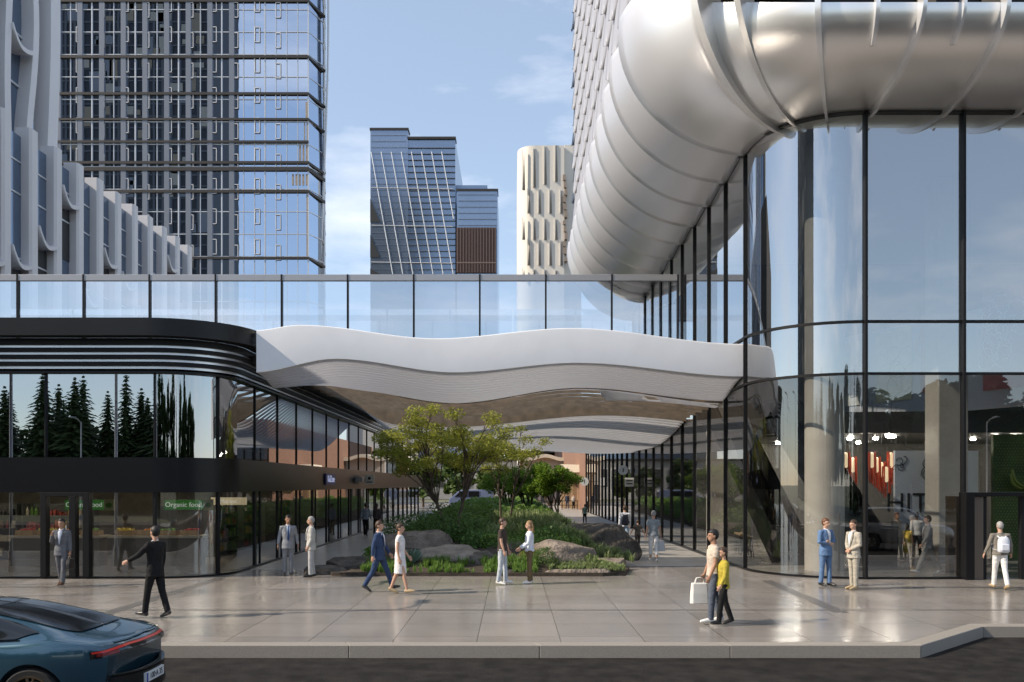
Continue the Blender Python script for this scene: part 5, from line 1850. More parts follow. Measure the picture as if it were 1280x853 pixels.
        for f, (off, ln) in enumerate(((-.030, .066), (-.010, .076), (.011, .070), (.031, .054))):
            r0 = wr + fa_ * .080 + across * off
            m1 = r0 + fa_ * ln * .5 + pn * .006
            m2 = r0 + fa_ * ln * .85 + pn * .024
            b.tube([r0, m1, m2, m2 + fa_ * .010 + pn * .014], [.0105, .0098, .009, .0075], 6)
        t0 = wr + fa_ * .03 - across * .03
        b.tube([t0, t0 - across * .024 + fa_ * .03 + pn * .012, t0 - across * .026 + fa_ * .062 + pn * .024], [.014, .012, .009], 6)
    part('body', remesh(b, vox, 3), SKIN[skin], root)
    if vox < .02:
        for s in (-1, 1):
            e = MB(); e.ell(HP((.031 * s, -.0835, .012)), (.012, .007, .006), 8, 6)
            e.build('eye', M_eye, root, smooth=180)
    # ---- trousers
    cv = vox * 1.15
    if low is not None:
        q = MB()
        ringloft(q, [(T((0, 0, 1.0)), .158 * fw * wide, .120), (T((0, 0, .95)), .172 * fw * wide, .126), (up0 + Vector((0, 0, -.06)), .168 * fw * wide, .120)])
        cut = up_.get('crop', 0)
        for nm in ('L', 'R'):
            hp, kn, an, heel, toe, fd = J[nm]
            en = an.lerp(kn, cut)
            q.tube([hp + Vector((0, 0, .02)), hp.lerp(kn, .4), kn, kn.lerp(en, .5), en + Vector((0, .004, -.015))], [.098 * fw, .090 * fw, .068, .064, .060 if not cut else .062], 14)
        part('trousers', remesh(q, cv, 3), fab(low), root)
    if skirt is not None:
        q = MB()
        ringloft(q, [(T((0, 0, 1.06)), .135, .105), (T((0, 0, .95)), .172, .13), (up0 + Vector((0, -.01, -.20)), .175, .15), (up0 + Vector((0, -.01, -.42)), .165, .165)])
        part('skirt', remesh(q, cv, 4), fab(skirt), root)
    # ---- shoes
    for nm in ('L', 'R'):
        hp, kn, an, heel, toe, fd = J[nm]
        q = MB()
        q.tube([heel - fd * .012 + Vector((0, 0, .022)), heel.lerp(toe, .35) + Vector((0, 0, .022)), heel.lerp(toe, .75) + Vector((0, 0, .012)), toe + fd * .022], [(.040, .046), (.042, .052), (.046, .038), (.030, .022)], 12, up=(1, 0, 0))
        part('shoe', remesh(q, max(cv, .012), 3), shoes or M_shoe_b, root)
    # ---- upper clothing
    if up_:
        kind = up_['kind']
        q = MB()
        e = .022 if kind in ('suit', 'jacket') else .014
        hem = {'suit': .80, 'jacket': .84, 'tee': .90, 'shirt': .90, 'dress': .90, 'blouse': .92}[kind]
        ringloft(q, [(T((0, 0, hem)), (.175 + e) * fw * wide, .130 + e), (T((0, 0, .96)), (.165 + e) * fw * wide, .120 + e), (T((0, 0, 1.08)), (.140 + e) * fw * wide, .104 + e), (T((0, -.005, 1.28)), (.162 + e) * fw * wide, .116 + e), (T((0, 0, 1.40)), (.170 + e) * fw * wide, .104 + e), (T((0, .004, 1.47)), .112, .078), (T((0, .01, 1.505)), .070, .068)])
        for nm, s in (('L', 1), ('R', -1)):
            sh, elb, wr, fa_ = A[nm]
            if kind in ('tee', 'dress'):
                en = sh.lerp(elb, .62 if kind == 'tee' else .38)
                q.tube([T((shw * .6 * s, .005, 1.42)), sh, sh.lerp(en, .5), en], [.070, .068, .064, .060], 12)
            else:
                q.tube([T((shw * .6 * s, .005, 1.42)), sh, sh.lerp(elb, .4), elb, elb.lerp(wr, .45), wr - fa_ * .012], [.074, .071 + e * .2, .058 + e * .3, .050 + e * .3, .046 + e * .2, .039 + e * .2], 12)
        part({'suit': 'jacket', 'jacket': 'jacket', 'tee': 't_shirt', 'shirt': 'shirt', 'dress': 'dress_top', 'blouse': 'blouse'}[kind], remesh(q, cv, 3), fab(up_['col']), root)
        if kind == 'suit':
            # shirt front in the open V, lapels and tie
            yf = -.145
            v = MB()
            zs = [(1.09, .006), (1.18, .030), (1.30, .052), (1.42, .062), (1.475, .050)]
            rws = []
            for z, w_ in zs:
                yy = {1.09: -.146, 1.18: -.150, 1.30: -.148, 1.42: -.128, 1.475: -.094}[z]
                rws.append([T((-w_, yy + .01, z)), T((-w_ * .4, yy - .006, z)), T((w_ * .4, yy - .006, z)), T((w_, yy + .01, z)), T((w_, yy + .04, z)), T((-w_, yy + .04, z))])
            v.loft(rws)
            v.tube([T((-.055, .0, 1.515)), T((-.035, -.05, 1.50)), T((0, -.072, 1.488)), T((.035, -.05, 1.50)), T((.055, .0, 1.515)), T((0, .07, 1.525)), T((-.055, .0, 1.515))], .013, 6)
            v.build('shirt_front', fab(shirt or (.72, .73, .76)), root, smooth=50)
            lp_ = MB()
            for s in (-1, 1):
                lp_.loft([[T((s * (w_ + .002), yy, z)), T((s * (w_ + .040 * k_ + .006), yy + .012, z + .015)), T((s * (w_ + .040 * k_ + .006), yy + .022, z + .015)), T((s * (w_ + .002), yy + .012, z))] for z, w_, yy, k_ in ((1.09, .004, -.158, .2), (1.20, .030, -.161, .8), (1.30, .050, -.157, 1.1), (1.38, .058, -.143, 1.2), (1.44, .056, -.122, .6), (1.49, .052, -.088, .3))])
            lp_.build('lapel', fab([c * .85 for c in up_['col']]), root, smooth=50)
            if tie is not None:
                tm = MB()
                tm.loft([[T((-w_, yy, z)), T((0, yy - .008, z)), T((w_, yy, z)), T((0, yy + .012, z))] for z, w_, yy in ((1.475, .016, -.108), (1.45, .020, -.124), (1.43, .013, -.136), (1.25, .026, -.163), (1.10, .030, -.165), (1.03, .002, -.165))])
                tm.build('tie', fab(tie, .5), root, smooth=50)
    # ---- hair
    hk, hcol = hair
    if hk != 'bald':
        q = MB()
        base_ = MB(); base_.ell((0, 0, 0), (1, 1, 1), 26, 18)
        rx, ry, rz = (.086, .106, .116)
        vs = []
        for v in base_.v:
            v = Vector(v)
            p = Vector((v.x * rx, v.y * ry + .012, v.z * rz + .028))
            line = .062 - .9 * max(0, v.y + .25) * .20             # hairline: high in front, low behind
            if hk in ('short', 'bun', 'long', 'tall'):
                low_lim = line if v.y < -.25 else (.01 if v.y < .15 else -.075)
            else:
                low_lim = .04 if v.y < .1 else -.05
            if p.z < low_lim:
                p = Vector((p.x * .80, p.y * .80, p.z))
            if hk == 'tall' and v.z > .3: p.z += .022; p.y -= .012
            p += v * noise.noise(v * 5 + Vector((px, 0, 0))) * .006
            vs.append(HP(p))
        q.add(vs, base_.f)
        if hk == 'bun': q.ell(HP((0, .112, .075)), (.040, .038, .040), 12, 8)
        if hk == 'long':
            q.tube([HP((0, .06, .04)), HP((0, .095, -.06)), HP((0, .10, -.18)), HP((0, .095, -.27))], [(.075, .05), (.085, .05), (.085, .038), (.05, .02)], 14, up=(1, 0, 0))
        if hk == 'pony':
            q.tube([HP((0, .10, .05)), HP((0, .15, -.02)), HP((0, .14, -.14))], [.028, .034, .012], 10)
        q.build('hair', HAIR[hcol], root, smooth=180)
    fr = Vector((math.sin(rad(face)), -math.cos(rad(face)), 0))
    root.rotation_euler.z = rad(face)
    root.scale = (S, S, S)
    root.location = (x, d, z0)
    def world(nm_, idx):           # world position of an arm joint
        v = A[nm_][idx] * S
        c, s = math.cos(rad(face)), math.sin(rad(face))
        return Vector((v.x * c - v.y * s + x, v.x * s + v.y * c + d, v.z + z0))
    root_pts = dict(Lw=world('L', 2), Rw=world('R', 2), S=S, fwd=fr, Lf=A['L'][3], Rf=A['R'][3])
    return root, root_pts

WALK1 = ((24, 4), (-18, 14)); WALK2 = ((-16, 16), (22, 4)); STAND = ((2, 2), (-2, 2)); WALKS = ((12, 3), (-10, 10))
ARM_W = ((-16, 7, 14), (18, 7, 16)); ARM_W2 = ((16, 7, 16), (-16, 7, 14)); ARM_D = ((0, 7, 12), (0, 7, 12)); ARM_P = ((-12, 13, 26), (-12, 13, 26))
NAVY, GREY, LGREY, BEIGE, BLUE, BLACK = (.035, .060, .13), (.13, .135, .15), (.33, .335, .35), (.40, .37, .31), (.11, .19, .34), (.012, .012, .013)
SW = dict
p_door = person('bearded man in grey suit stepping out of the shop door with a case', 77, 733, 650, 4, SW(kind='suit', col=GREY), GREY, ('short', 'black'), 'tan', M_shoe_br, WALKS, ((4, 8, 8), (18, 10, 128)), head=-6, shirt=(.62, .66, .75))
p_blk = person('man in black suit on the pavement reaching out one arm', 194, 773, 660, -112, SW(kind='suit', col=BLACK), BLACK, ('short', 'black'), 'light', M_shoe_b, ((14, 4), (-12, 8)), ((44, 14, 18), (2, 7, 14)), head=-12)
person('man in grey suit and blue tie with hands in pockets', 360, 720, 645, 18, SW(kind='suit', col=(.24, .25, .275)), (.20, .21, .235), ('short', 'black'), 'tan', M_shoe_b, STAND, ARM_P, head=12, tie=(.03, .07, .2), shirt=(.55, .6, .7))
person('grey haired man in pale suit facing the man with the blue tie', 389, 722, 647, -74, SW(kind='suit', col=(.45, .44, .41)), (.42, .42, .42), ('short', 'grey'), 'light', M_shoe_b, ((4, 4), (-3, 4)), ((2, 6, 20), (0, 6, 16)))
person('man in navy suit walking right beside the woman in white', 474, 740, 652, 80, SW(kind='suit', col=NAVY), NAVY, ('short', 'brown'), 'light', M_shoe_b, WALK1, ARM_W2)
person('woman in white dress with hair in a bun walking right', 500, 743, 656, 84, SW(kind='dress', col=(.72, .70, .70)), None, ('bun', 'brown'), 'light', M_shoe_t, ((-14, 8), (16, 4)), ((6, 6, 30), (-4, 6, 16)), female=True, skirt=(.72, .70, .70))
person('man in brown t-shirt and pale jeans facing the long haired woman', 628, 731, 649, 76, SW(kind='tee', col=(.055, .042, .036)), (.44, .48, .53), ('short', 'brown'), 'light', M_shoe_w, ((6, 2), (-4, 4)), ((6, 6, 14), (6, 6, 12)))
person('long haired woman in white blouse and brown trousers facing left', 662, 730, 652, -84, SW(kind='blouse', col=(.66, .70, .78)), (.15, .11, .06), ('long', 'blond'), 'light', M_shoe_w, STAND, ((14, 5, 44), (12, 5, 42)), female=True)
p_mum = person('tall dark haired person in beige shirt carrying a white bag', 892, 780, 664, -86, SW(kind='tee', col=(.52, .44, .36)), (.085, .10, .13), ('short', 'black'), 'tan', M_shoe_w, ((8, 4), (-8, 6)), ((8, 7, 16), (6, 7, 14)), wide=.95)
p_boy = person('boy in yellow jacket and black trousers beside the tall person', 904, 782, 686, -82, SW(kind='jacket', col=(.42, .34, .05)), BLACK, ('short', 'brown'), 'light', M_shoe_b, ((12, 4), (-12, 8)), ((8, 8, 20), (0, 7, 12)), wide=.94)
person('man in blue suit with crossed arms outside the curved glass', 1032, 733, 649, 26, SW(kind='suit', col=BLUE), BLUE, ('short', 'auburn'), 'light', M_shoe_b, ((4, 2), (-4, 2)), ((8, 16, 70), (8, 16, 70)), hold='crossed', head=14)
person('man in beige suit with clasped hands facing the man in blue', 1067, 737, 651, -68, SW(kind='suit', col=BEIGE), (.38, .35, .29), ('short', 'brown'), 'light', M_shoe_t, STAND, ((2, 10, 60), (2, 10, 60)), hold='clasp')
HZ = .02
G2 = None
person('man in tan shirt and cap walking inside the hall', 1121, 701, 642, 20, SW(kind='shirt', col=(.36, .30, .23)), (.33, .29, .23), ('short', 'auburn'), 'tan', M_shoe_b, WALKS, ARM_W, z0=HZ, vox=.014)
person('woman in yellow dress walking inside the hall', 1134, 706, 655, 150, SW(kind='dress', col=(.55, .38, .05)), None, ('pony', 'black'), 'brown', M_shoe_t, WALK1, ARM_D, female=True, skirt=(.55, .38, .05), z0=HZ, vox=.014)
person('man in white shirt and dark trousers inside the hall', 1146, 699, 642, 165, SW(kind='shirt', col=(.62, .62, .61)), BLACK, ('short', 'black'), 'brown', M_shoe_b, WALKS, ARM_W, z0=HZ, vox=.014)
person('man in grey suit striding inside the hall', 1160, 719, 645, -104, SW(kind='suit', col=(.31, .30, .29)), (.31, .30, .28), ('short', 'brown'), 'light', M_shoe_w, WALK1, ARM_W2, z0=HZ, d=25.35, vox=.014)
p_bp = person('balding man in grey jumper with white backpack seen from behind', 1250, 737, 654, 176, SW(kind='shirt', col=(.19, .175, .15)), (.70, .69, .68), ('low', 'grey'), 'light', M_shoe_t, WALKS, ((4, 16, 20), (4, 16, 20)), wide=1.14)
person('man in pale blue shirt walking away along the left shop glass', 457, 671, 630, 176, SW(kind='shirt', col=(.24, .29, .37)), BLACK, ('short', 'black'), 'tan', M_shoe_b, WALKS, ARM_W, vox=.02, z0=.006)
person('dark dressed woman walking away beside the man in pale blue', 471, 669, 630, 178, SW(kind='shirt', col=(.10, .09, .10)), BLACK, ('pony', 'black'), 'tan', M_shoe_b, WALK2, ARM_W2, female=True, vox=.02, z0=.006)
p_nav = person('man in white shirt with navy backpack walking down the right path', 781, 686, 633, 178, SW(kind='shirt', col=(.62, .64, .70)), (.26, .36, .48), ('short', 'brown'), 'light', M_shoe_b, WALKS, ARM_W, vox=.016, z0=.006)
person('child in olive top walking between the two adults on the right path', 797, 688, 650, 178, SW(kind='tee', col=(.10, .09, .075)), (.05, .045, .04), ('short', 'brown'), 'light', M_shoe_b, WALK2, ((2, 26, 8), (2, 26, 8)), vox=.016, z0=.006)
p_wh = person('grey haired woman in white trousers carrying a pale bag on the right path', 817, 703, 640, 176, SW(kind='tee', col=(.27, .30, .32), crop=.35), (.72, .71, .70), ('low', 'grey'), 'light', M_shoe_w, WALKS, ((2, 9, 8), (2, 9, 8)), female=True, vox=.014, wide=1.1, z0=.006)
person('child in pale green top far down the right path', 731, 655, 631, 185, SW(kind='tee', col=(.28, .40, .30)), BLACK, ('short', 'black'), 'tan', M_shoe_b, WALKS, ARM_D, vox=.025, z0=.006)
person('distant person in dark clothes near the end of the passage', 709, 637, 617, 190, SW(kind='shirt', col=(.05, .06, .09)), (.06, .07, .1), ('short', 'black'), 'tan', M_shoe_b, WALKS, ARM_D, vox=.03)
person('distant person in pale top and black trousers near the rail', 717, 637, 618, 0, SW(kind='shirt', col=(.5, .45, .4)), BLACK, ('short', 'brown'), 'light', M_shoe_b, STAND, ARM_D, vox=.03)
person('person in white shirt among the plants of the far bed', 666, 640, 621, 170, SW(kind='shirt', col=(.6, .62, .66)), (.1, .12, .2), ('short', 'brown'), 'light', M_shoe_b, STAND, ARM_D, vox=.03, d=60, z0=.4)
person('woman in dark coat waiting across the street out of view, mirrored in the shop window', -120, 760, 668, 150, SW(kind='suit', col=(.05, .05, .06)), BLACK, ('short', 'black'), 'tan', M_shoe_b, WALK1, ARM_W, vox=.016) if False else None

# things they carry
def handbag(name, label, cat, top, w_, h, dp, m, rz, handle=True, hm=None):
    r = thing(name, label, cat, tuple(top - Vector((0, 0, h + .10))))
    M = Matrix.Rotation(rz, 3, 'Z')
    b = MB()
    c = top - Vector((0, 0, .10 + h / 2))
    rs = []
    for k, (zz, fx, fy_) in enumerate(((-.5, 1.0, 1.0), (-.46, 1.04, 1.1), (0, 1.0, 1.0), (.46, .92, .7), (.5, .88, .35))):
        rs.append([c + M @ Vector((fx * w_ / 2 * a, fy_ * dp / 2 * e, zz * h)) for a, e in ((-1, -.6), (-.8, -1), (.8, -1), (1, -.6), (1, .6), (.8, 1), (-.8, 1), (-1, .6))])
    b.loft(rs)
    b.build('bag_body', m, r, bevel=.006)
    t = MB()
    for s in ((-1, 1) if handle else ()):
        t.tube([c + M @ Vector((-w_ * .28, s * dp * .2, h / 2 - .02)), c + M @ Vector((-w_ * .18, s * dp * .1, h / 2 + .09)), top + M @ Vector((0, s * .01, .0)), c + M @ Vector((w_ * .18, s * dp * .1, h / 2 + .09)), c + M @ Vector((w_ * .28, s * dp * .2, h / 2 - .02))], .008, 6)
    t.build('handle', hm or m, r, smooth=60)
    return r
M_bagw = mat('white bag', (.70, .69, .65), .6, bump=.1)
rt, q = p_mum
handbag('shopping_bag', 'white shopping bag hanging from the hand of the tall person', 'bag', q['Rw'] + q['fwd'] * .10 + Vector((0, 0, -.07)), .34, .40, .12, M_bagw, 0.1)
rt, q = p_wh
handbag('shopping_bag', 'pale carrier bag held by the grey haired woman on the path', 'bag', q['Rw'] + Vector((0, 0, -.08)), .26, .34, .10, mat('pale bag', (.55, .57, .60), .5), .3)
rt, q = p_door
handbag('briefcase', 'black briefcase carried by the man leaving the shop door', 'briefcase', q['Lw'] + Vector((0.01, 0, -.08)), .10, .26, .36, mat('briefcase leather', (.015, .013, .012), .4), .05)
def backpack(pp, label, m, w_, h, dp, strap):
    rt, q = pp
    S = rt.scale.x
    r = thing('backpack', label, 'backpack', rt.location + Vector((0, 0, 1.05 * S)))
    f = q['fwd']; s = Vector((-f.y, f.x, 0))
    c = Vector(rt.location) - f * (.15 * S + dp / 2) + Vector((0, 0, 1.22 * S))
    b = MB()
    rs = []
    for zz, k, e in ((-.5, .8, .6), (-.42, 1, 1), (0, 1, 1.1), (.3, .95, .9), (.46, .7, .6), (.5, .4, .3)):
        rs.append([c + s * (w_ / 2 * k * a) - f * (dp / 2 * e * g_) + Vector((0, 0, zz * h)) for a, g_ in ((-1, -.8), (-1, .5), (-.6, 1), (.6, 1), (1, .5), (1, -.8))])
    b.loft(rs); b.build('bag_body', m, r, smooth=60)
    b = MB()
    b.obox(c - f * (dp * .58) + Vector((0, 0, -.16 * h)), (w_ * .7, .05, h * .4), Matrix(((s.x, f.x, 0), (s.y, f.y, 0), (0, 0, 1))))
    b.build('pocket', m, r, bevel=.015)
    t = MB()
    for a in (-1, 1):
        t.tube([c + s * a * w_ * .3 + Vector((0, 0, h * .42)) + f * dp * .4, c + s * a * (.115 * S) + f * (dp * .5 + .14 * S) + Vector((0, 0, h * .5 + .05)), c + s * a * (.13 * S) + f * (dp * .5 + .315 * S) + Vector((0, 0, .05)), c + s * a * (.19 * S) + f * (dp * .5 + .15 * S) + Vector((0, 0, -.3 * h)), c + s * a * w_ * .4 + f * dp * .45 + Vector((0, 0, -.38 * h))], [(.022, .008)] * 5, 6)
    t.build('strap', strap, r, smooth=60)
backpack(p_nav, 'navy backpack worn by the man in white shirt', mat('navy canvas', (.012, .014, .03), .7), .27, .44, .13, bpy.data.materials['navy canvas'] if 'navy canvas' in bpy.data.materials else M_dark)
rt, q = p_bp
q['fwd'] = q['fwd']
backpack(p_bp, 'small white backpack on the balding man by the entrance', mat('white canvas', (.66, .68, .74), .6), .26, .40, .12, bpy.data.materials['white canvas'])
# ------------------------------------------------------------------ cars
M_paint = mat('teal blue paint', (.026, .08, .122), .24, metal=.5, coat=1.0)
M_cglass = mat('car glass', (.008, .010, .012), .10, spec=.6)
M_tyre = mat('tyre rubber', (.014, .014, .014), .8)
M_rimw = mat('bronze wheel', (.30, .23, .16), .35, metal=.9)
M_tail = mat('tail light red', (.42, .02, .012), .25, emit=.12)
M_gloss = mat('gloss black trim', (.008, .008, .009), .12)
M_plate = mat('plate white', (.72, .73, .75), .5)
def interp(tab, x):
    """Smooth curve through the table rows (x, value)."""
    n = len(tab)
    if x <= tab[0][0]: return tab[0][1]
    if x >= tab[-1][0]: return tab[-1][1]
    for i in range(n - 1):
        if tab[i][0] <= x <= tab[i + 1][0]:
            x0, y0 = tab[max(i - 1, 0)]; x1, y1 = tab[i]; x2, y2 = tab[i + 1]; x3, y3 = tab[min(i + 2, n - 1)]
            t = (x - x1) / (x2 - x1)
            m1 = (y2 - y0) / (x2 - x0) * (x2 - x1) if x2 > x0 else 0
            m2 = (y3 - y1) / (x3 - x1) * (x2 - x1) if x3 > x1 else 0
            return (2 * t**3 - 3 * t**2 + 1) * y1 + (t**3 - 2 * t**2 + t) * m1 + (-2 * t**3 + 3 * t**2) * y2 + (t**3 - t**2) * m2

class Car:
    """Car shell: for every station s from the tail a half section from the sill up to the roof centre."""
    def __init__(s, roof, belt, halfw, roofw, sill, length, bulge):
        s.roof, s.belt, s.hw, s.rw, s.sill, s.len, s.bulge = roof, belt, halfw, roofw, sill, length, bulge
    def pt(s, x, v):
        """v 0..1: 0 sill, .5 belt line, .85 roof edge, 1 roof centre."""
        zr, zb, w, rw, zs = (interp(t, x) for t in (s.roof, s.belt, s.hw, s.rw, s.sill))
        zb = min(zb, zr - .004)
        bl = interp(s.bulge, x)
        tab = [(0, (w * .93, zs)), (.10, (w * .975, zs + .10)), (.30, (w, zs + (zb - zs) * .52)), (.42, (w * (.985 + bl * .01), zs + (zb - zs) * .84)), (.50, (w * .955, zb)),
               (.56, (w * .90 - (.0 if zr - zb > .1 else .02), zb + min(.03, (zr - zb) * .3))), (.70, ((w * .90 + rw) / 2 + .012, zb + (zr - zb) * .56)), (.84, (rw, zr - .055 * min(1, (zr - zb) / .3))), (.92, (rw * .72, zr - .014 * min(1, (zr - zb) / .3))), (1.0, (0, zr))]
        y = interp([(a, b[0]) for a, b in tab], v); z = interp([(a, b[1]) for a, b in tab], v)
        return max(0, y), z

def build_car(car, name, label, tail, heading, paint, wheels, wr, loc, group=None):
    """tail at x=0, nose towards -x (local), z=0 road."""
    r = thing(name, label, 'car', (0, 0, 0), group)
    NS, NV = 96, 40
    xs = [car.len * (.5 - .5 * math.cos(PI * i / NS)) for i in range(NS + 1)]
    rings = []
    for x in xs:
        half = [car.pt(x, j / NV) for j in range(NV + 1)]
        # the plan rounds off towards tail and nose
        e = tail(x)
        loop = [(-x + e(y, z), y, z) for y, z in half] + [(-x + e(y, z), -y, z) for y, z in reversed(half[:-1])]
        rings.append(loop)
    b = MB()
    b.loft(rings, cap=True)
    o = b.build('body', paint, r, smooth=50)
    bm = bmesh.new(); bm.from_mesh(o.data)
    bmesh.ops.remove_doubles(bm, verts=bm.verts, dist=.0004)
    bmesh.ops.recalc_face_normals(bm, faces=bm.faces)
    bm.to_mesh(o.data); bm.free()
    for wx in wheels:
        for s in (1, -1):
            w_ = interp(car.hw, wx)
            c = MB(); c.tube([(-wx, s * (w_ - .30), wr), (-wx, s * (w_ + .3), wr)], wr + .055, 40)
            co = c.build('cutter', paint, None)
            m = o.modifiers.new('arch', 'BOOLEAN'); m.operation = 'DIFFERENCE'; m.object = co; m.solver = 'EXACT'
    dg = bpy.context.evaluated_depsgraph_get(); dg.update()
    me = bpy.data.meshes.new_from_object(o.evaluated_get(dg))
    for m in list(o.modifiers):
        cu_ = m.object; o.modifiers.remove(m); bpy.data.objects.remove(cu_)
    o.data = me
    me.shade_smooth(); me.set_sharp_from_angle(angle=rad(32))
    def skin(nm, x0, x1, v0f, v1f, m, off=.004, nx=70, nv=26, parent=None, sides=(1, -1)):
        out = []
        for s in sides:
            q = MB()
            def fn(u, v):
                x = x0 + (x1 - x0) * u
                vv = v0f(x) + (v1f(x) - v0f(x)) * v
                y, z = car.pt(x, vv)
                y2, z2 = car.pt(x, min(1, vv + .01)); dy, dz = y2 - y, z2 - z
                l = math.hypot(dy, dz) or 1
                ny, nz = dz / l, -dy / l
                if nz < 0 and vv > .6: ny, nz = -ny, -nz
                return (-x + tail(x)(y, z), s * (y + ny * off), z + nz * off)
            q.grid(fn, nx, nv)
            out.append(q.build(nm, m, parent or r, smooth=60))
        return out
    for wx in wheels:
        for s in (1, -1):
            w_ = interp(car.hw, wx)
            cy = s * (w_ - .125)
            k = MB()
            prof = [(wr * .70, -.115), (wr * .93, -.12), (wr, -.085), (wr, .085), (wr * .93, .12), (wr * .72, .115), (wr * .69, .06), (wr * .66, .0)]
            k.loft([[(-wx + rr * math.cos(2 * PI * i / 44), cy + s * yy, wr + rr * math.sin(2 * PI * i / 44)) for i in range(44)] for rr, yy in prof], cap=True)
            wo = k.build('wheel', M_tyre, r, smooth=40)
            rm = MB()
            rm.loft([[(-wx + rr * math.cos(2 * PI * i / 44), cy + s * yy, wr + rr * math.sin(2 * PI * i / 44)) for i in range(44)] for rr, yy in ((wr * .70, .122), (wr * .76, .126), (wr * .77, .10), (wr * .70, .06))], cap=False)
            rm.ell((-wx, cy + s * .085, wr), (wr * .17, .03, wr * .17), 16, 8)
            for q in range(5):
                for g_ in (-.16, .16):
                    a = q * 2 * PI / 5 + .3
                    d0 = Vector((math.cos(a), 0, math.sin(a))); d1 = Vector((math.cos(a + g_), 0, math.sin(a + g_)))
                    p0 = Vector((-wx, cy + s * .085, wr)) + d0 * wr * .12; p1 = Vector((-wx, cy + s * .105, wr)) + d1 * wr * .74
                    rm.tube([p0, p1], [(wr * .045, .016), (wr * .055, .018)], 6, up=(0, 1, 0))
            rm.build('rim', M_rimw, wo, smooth=40)
            di = MB(); di.tube([(-wx, cy + s * .03, wr), (-wx, cy + s * .05, wr)], wr * .55, 28)
            di.build('brake_disc', M_alu, wo)
    r.location = loc
    r.rotation_euler.z = heading
    return r, skin

# low teal sports saloon, tail towards us on the right
sp = Car(roof=[(0, .86), (.10, .955), (.35, 1.01), (.70, 1.075), (1.1, 1.195), (1.5, 1.29), (2.0, 1.365), (2.5, 1.38), (3.0, 1.34), (3.5, 1.19), (3.75, 1.05), (4.1, .93), (4.6, .82), (4.9, .66), (4.96, .56)],
         belt=[(0, .84), (.12, .93), (.4, .975), (.9, .99), (1.3, .965), (1.9, .925), (2.6, .90), (3.4, .90), (3.8, .89), (4.3, .83), (4.8, .70), (4.96, .54)],
         halfw=[(0, .80), (.08, .86), (.25, .925), (.6, .972), (1.03, .985), (1.5, .965), (2.4, .945), (3.3, .955), (3.95, .965), (4.5, .90), (4.85, .76), (4.96, .62)],
         roofw=[(0, .60), (.4, .66), (.8, .64), (1.3, .60), (2.0, .585), (2.8, .60), (3.4, .66), (3.8, .72), (4.4, .66), (4.96, .4)],
         sill=[(0, .40), (.10, .30), (.3, .24), (.7, .20), (1.5, .17), (3.5, .17), (4.5, .20), (4.96, .30)], length=4.96,
         bulge=[(0, 0), (1.0, 1.5), (2.2, -1.5), (3.9, 1.2), (4.96, 0)])
def tail_plan(x):
    # bows the tail and the nose in plan
    def e(y, z):
        k = max(0, 1 - x / .9)
        k2 = max(0, (x - 4.1) / .86)
        return -.34 * (abs(y) / .95) ** 2.6 * k + .42 * (abs(y) / .95) ** 2.4 * k2
    return e
CARX, CARY, RZ = -4.55, 11.15, -.205
car, skin = build_car(sp, 'sports_car', 'teal blue low sports saloon at the kerb with a red light bar across its tail', tail_plan, 0, M_paint, (1.03, 3.93), .352, (CARX, CARY, RZ))
# undo parent offset while parts are added in the car's own coordinates
car.location = (0, 0, 0)
skin('side_window', 1.02, 3.45, lambda x: .585 if x > 1.25 else .585 + (1.25 - x) * .42, lambda x: interp([(1.0, .69), (1.4, .80), (2.0, .815), (3.0, .80), (3.3, .70), (3.45, .60)], x), M_cglass, .013)
skin('rear_window', .62, 1.75, lambda x: interp([(.62, .90), (.9, .855), (1.75, .855)], x), lambda x: 1.0, M_cglass, .013)
skin('roof_panel', 1.78, 3.0, lambda x: .87, lambda x: 1.0, M_gloss, .007)
skin('windscreen', 3.08, 3.85, lambda x: interp([(3.05, .86), (3.85, .80)], x), lambda x: 1.0, M_cglass, .013)
# window trim line and door seam
for s in (1, -1):
    t = MB()
    t.tube([(-x + tail_plan(x)(*sp.pt(x, .575)), s * (sp.pt(x, .575)[0] + .006), sp.pt(x, .575)[1]) for x in [1.2 + .1 * k for k in range(24)]], .007, 5)
    t.build('window_trim', M_gloss, car)
    t = MB()
    t.tube([(-x, s * (sp.pt(x, v)[0] + .001), sp.pt(x, v)[1]) for x, v in ((1.62, .56), (1.60, .48), (1.66, .36), (1.78, .22), (1.80, .08))], .004, 4)
    t.build('door_seam', M_gloss, car)
def tail_pt(y, z, out=0.0):
    """Point of the tail surface at half width y and height z."""
    best = None
    for k in range(0, 60):
        x = k * .012
        zr, zb, w = interp(sp.roof, x), interp(sp.belt, x), interp(sp.hw, x)
        # width at height z
        for j in range(41):
            yy, zz = sp.pt(x, j / 40)
            if zz >= z:
                break
        if zz >= z and yy >= abs(y):
            xx = -x + tail_plan(x)(abs(y), z)
            return Vector((xx + out, y, z))
    return Vector((-.6 + out, y, z))
def strip(z0f, z1f, y0, y1, out, n=44):
    rs = []
    for i in range(n + 1):
        y = y0 + (y1 - y0) * i / n
        za, zb = z0f(abs(y)), z1f(abs(y))
        a, b_ = tail_pt(y, za), tail_pt(y, zb)
        rs.append([a + Vector((out, 0, 0)), b_ + Vector((out, 0, 0)), b_ + Vector((-.06, 0, 0)), a + Vector((-.06, 0, 0))])
    return MB().loft(rs)
zc = lambda y: .90 - .06 * max(0, (y - .45) / .45) ** 1.3 + .02
strip(lambda y: zc(y) - .075, lambda y: zc(y) + .012, -.88, .88, .010).build('light_housing', M_gloss, car, smooth=40)
strip(lambda y: zc(y) - .016, lambda y: zc(y) + .006, -.87, .87, .018).build('tail_light', M_tail, car, smooth=40)
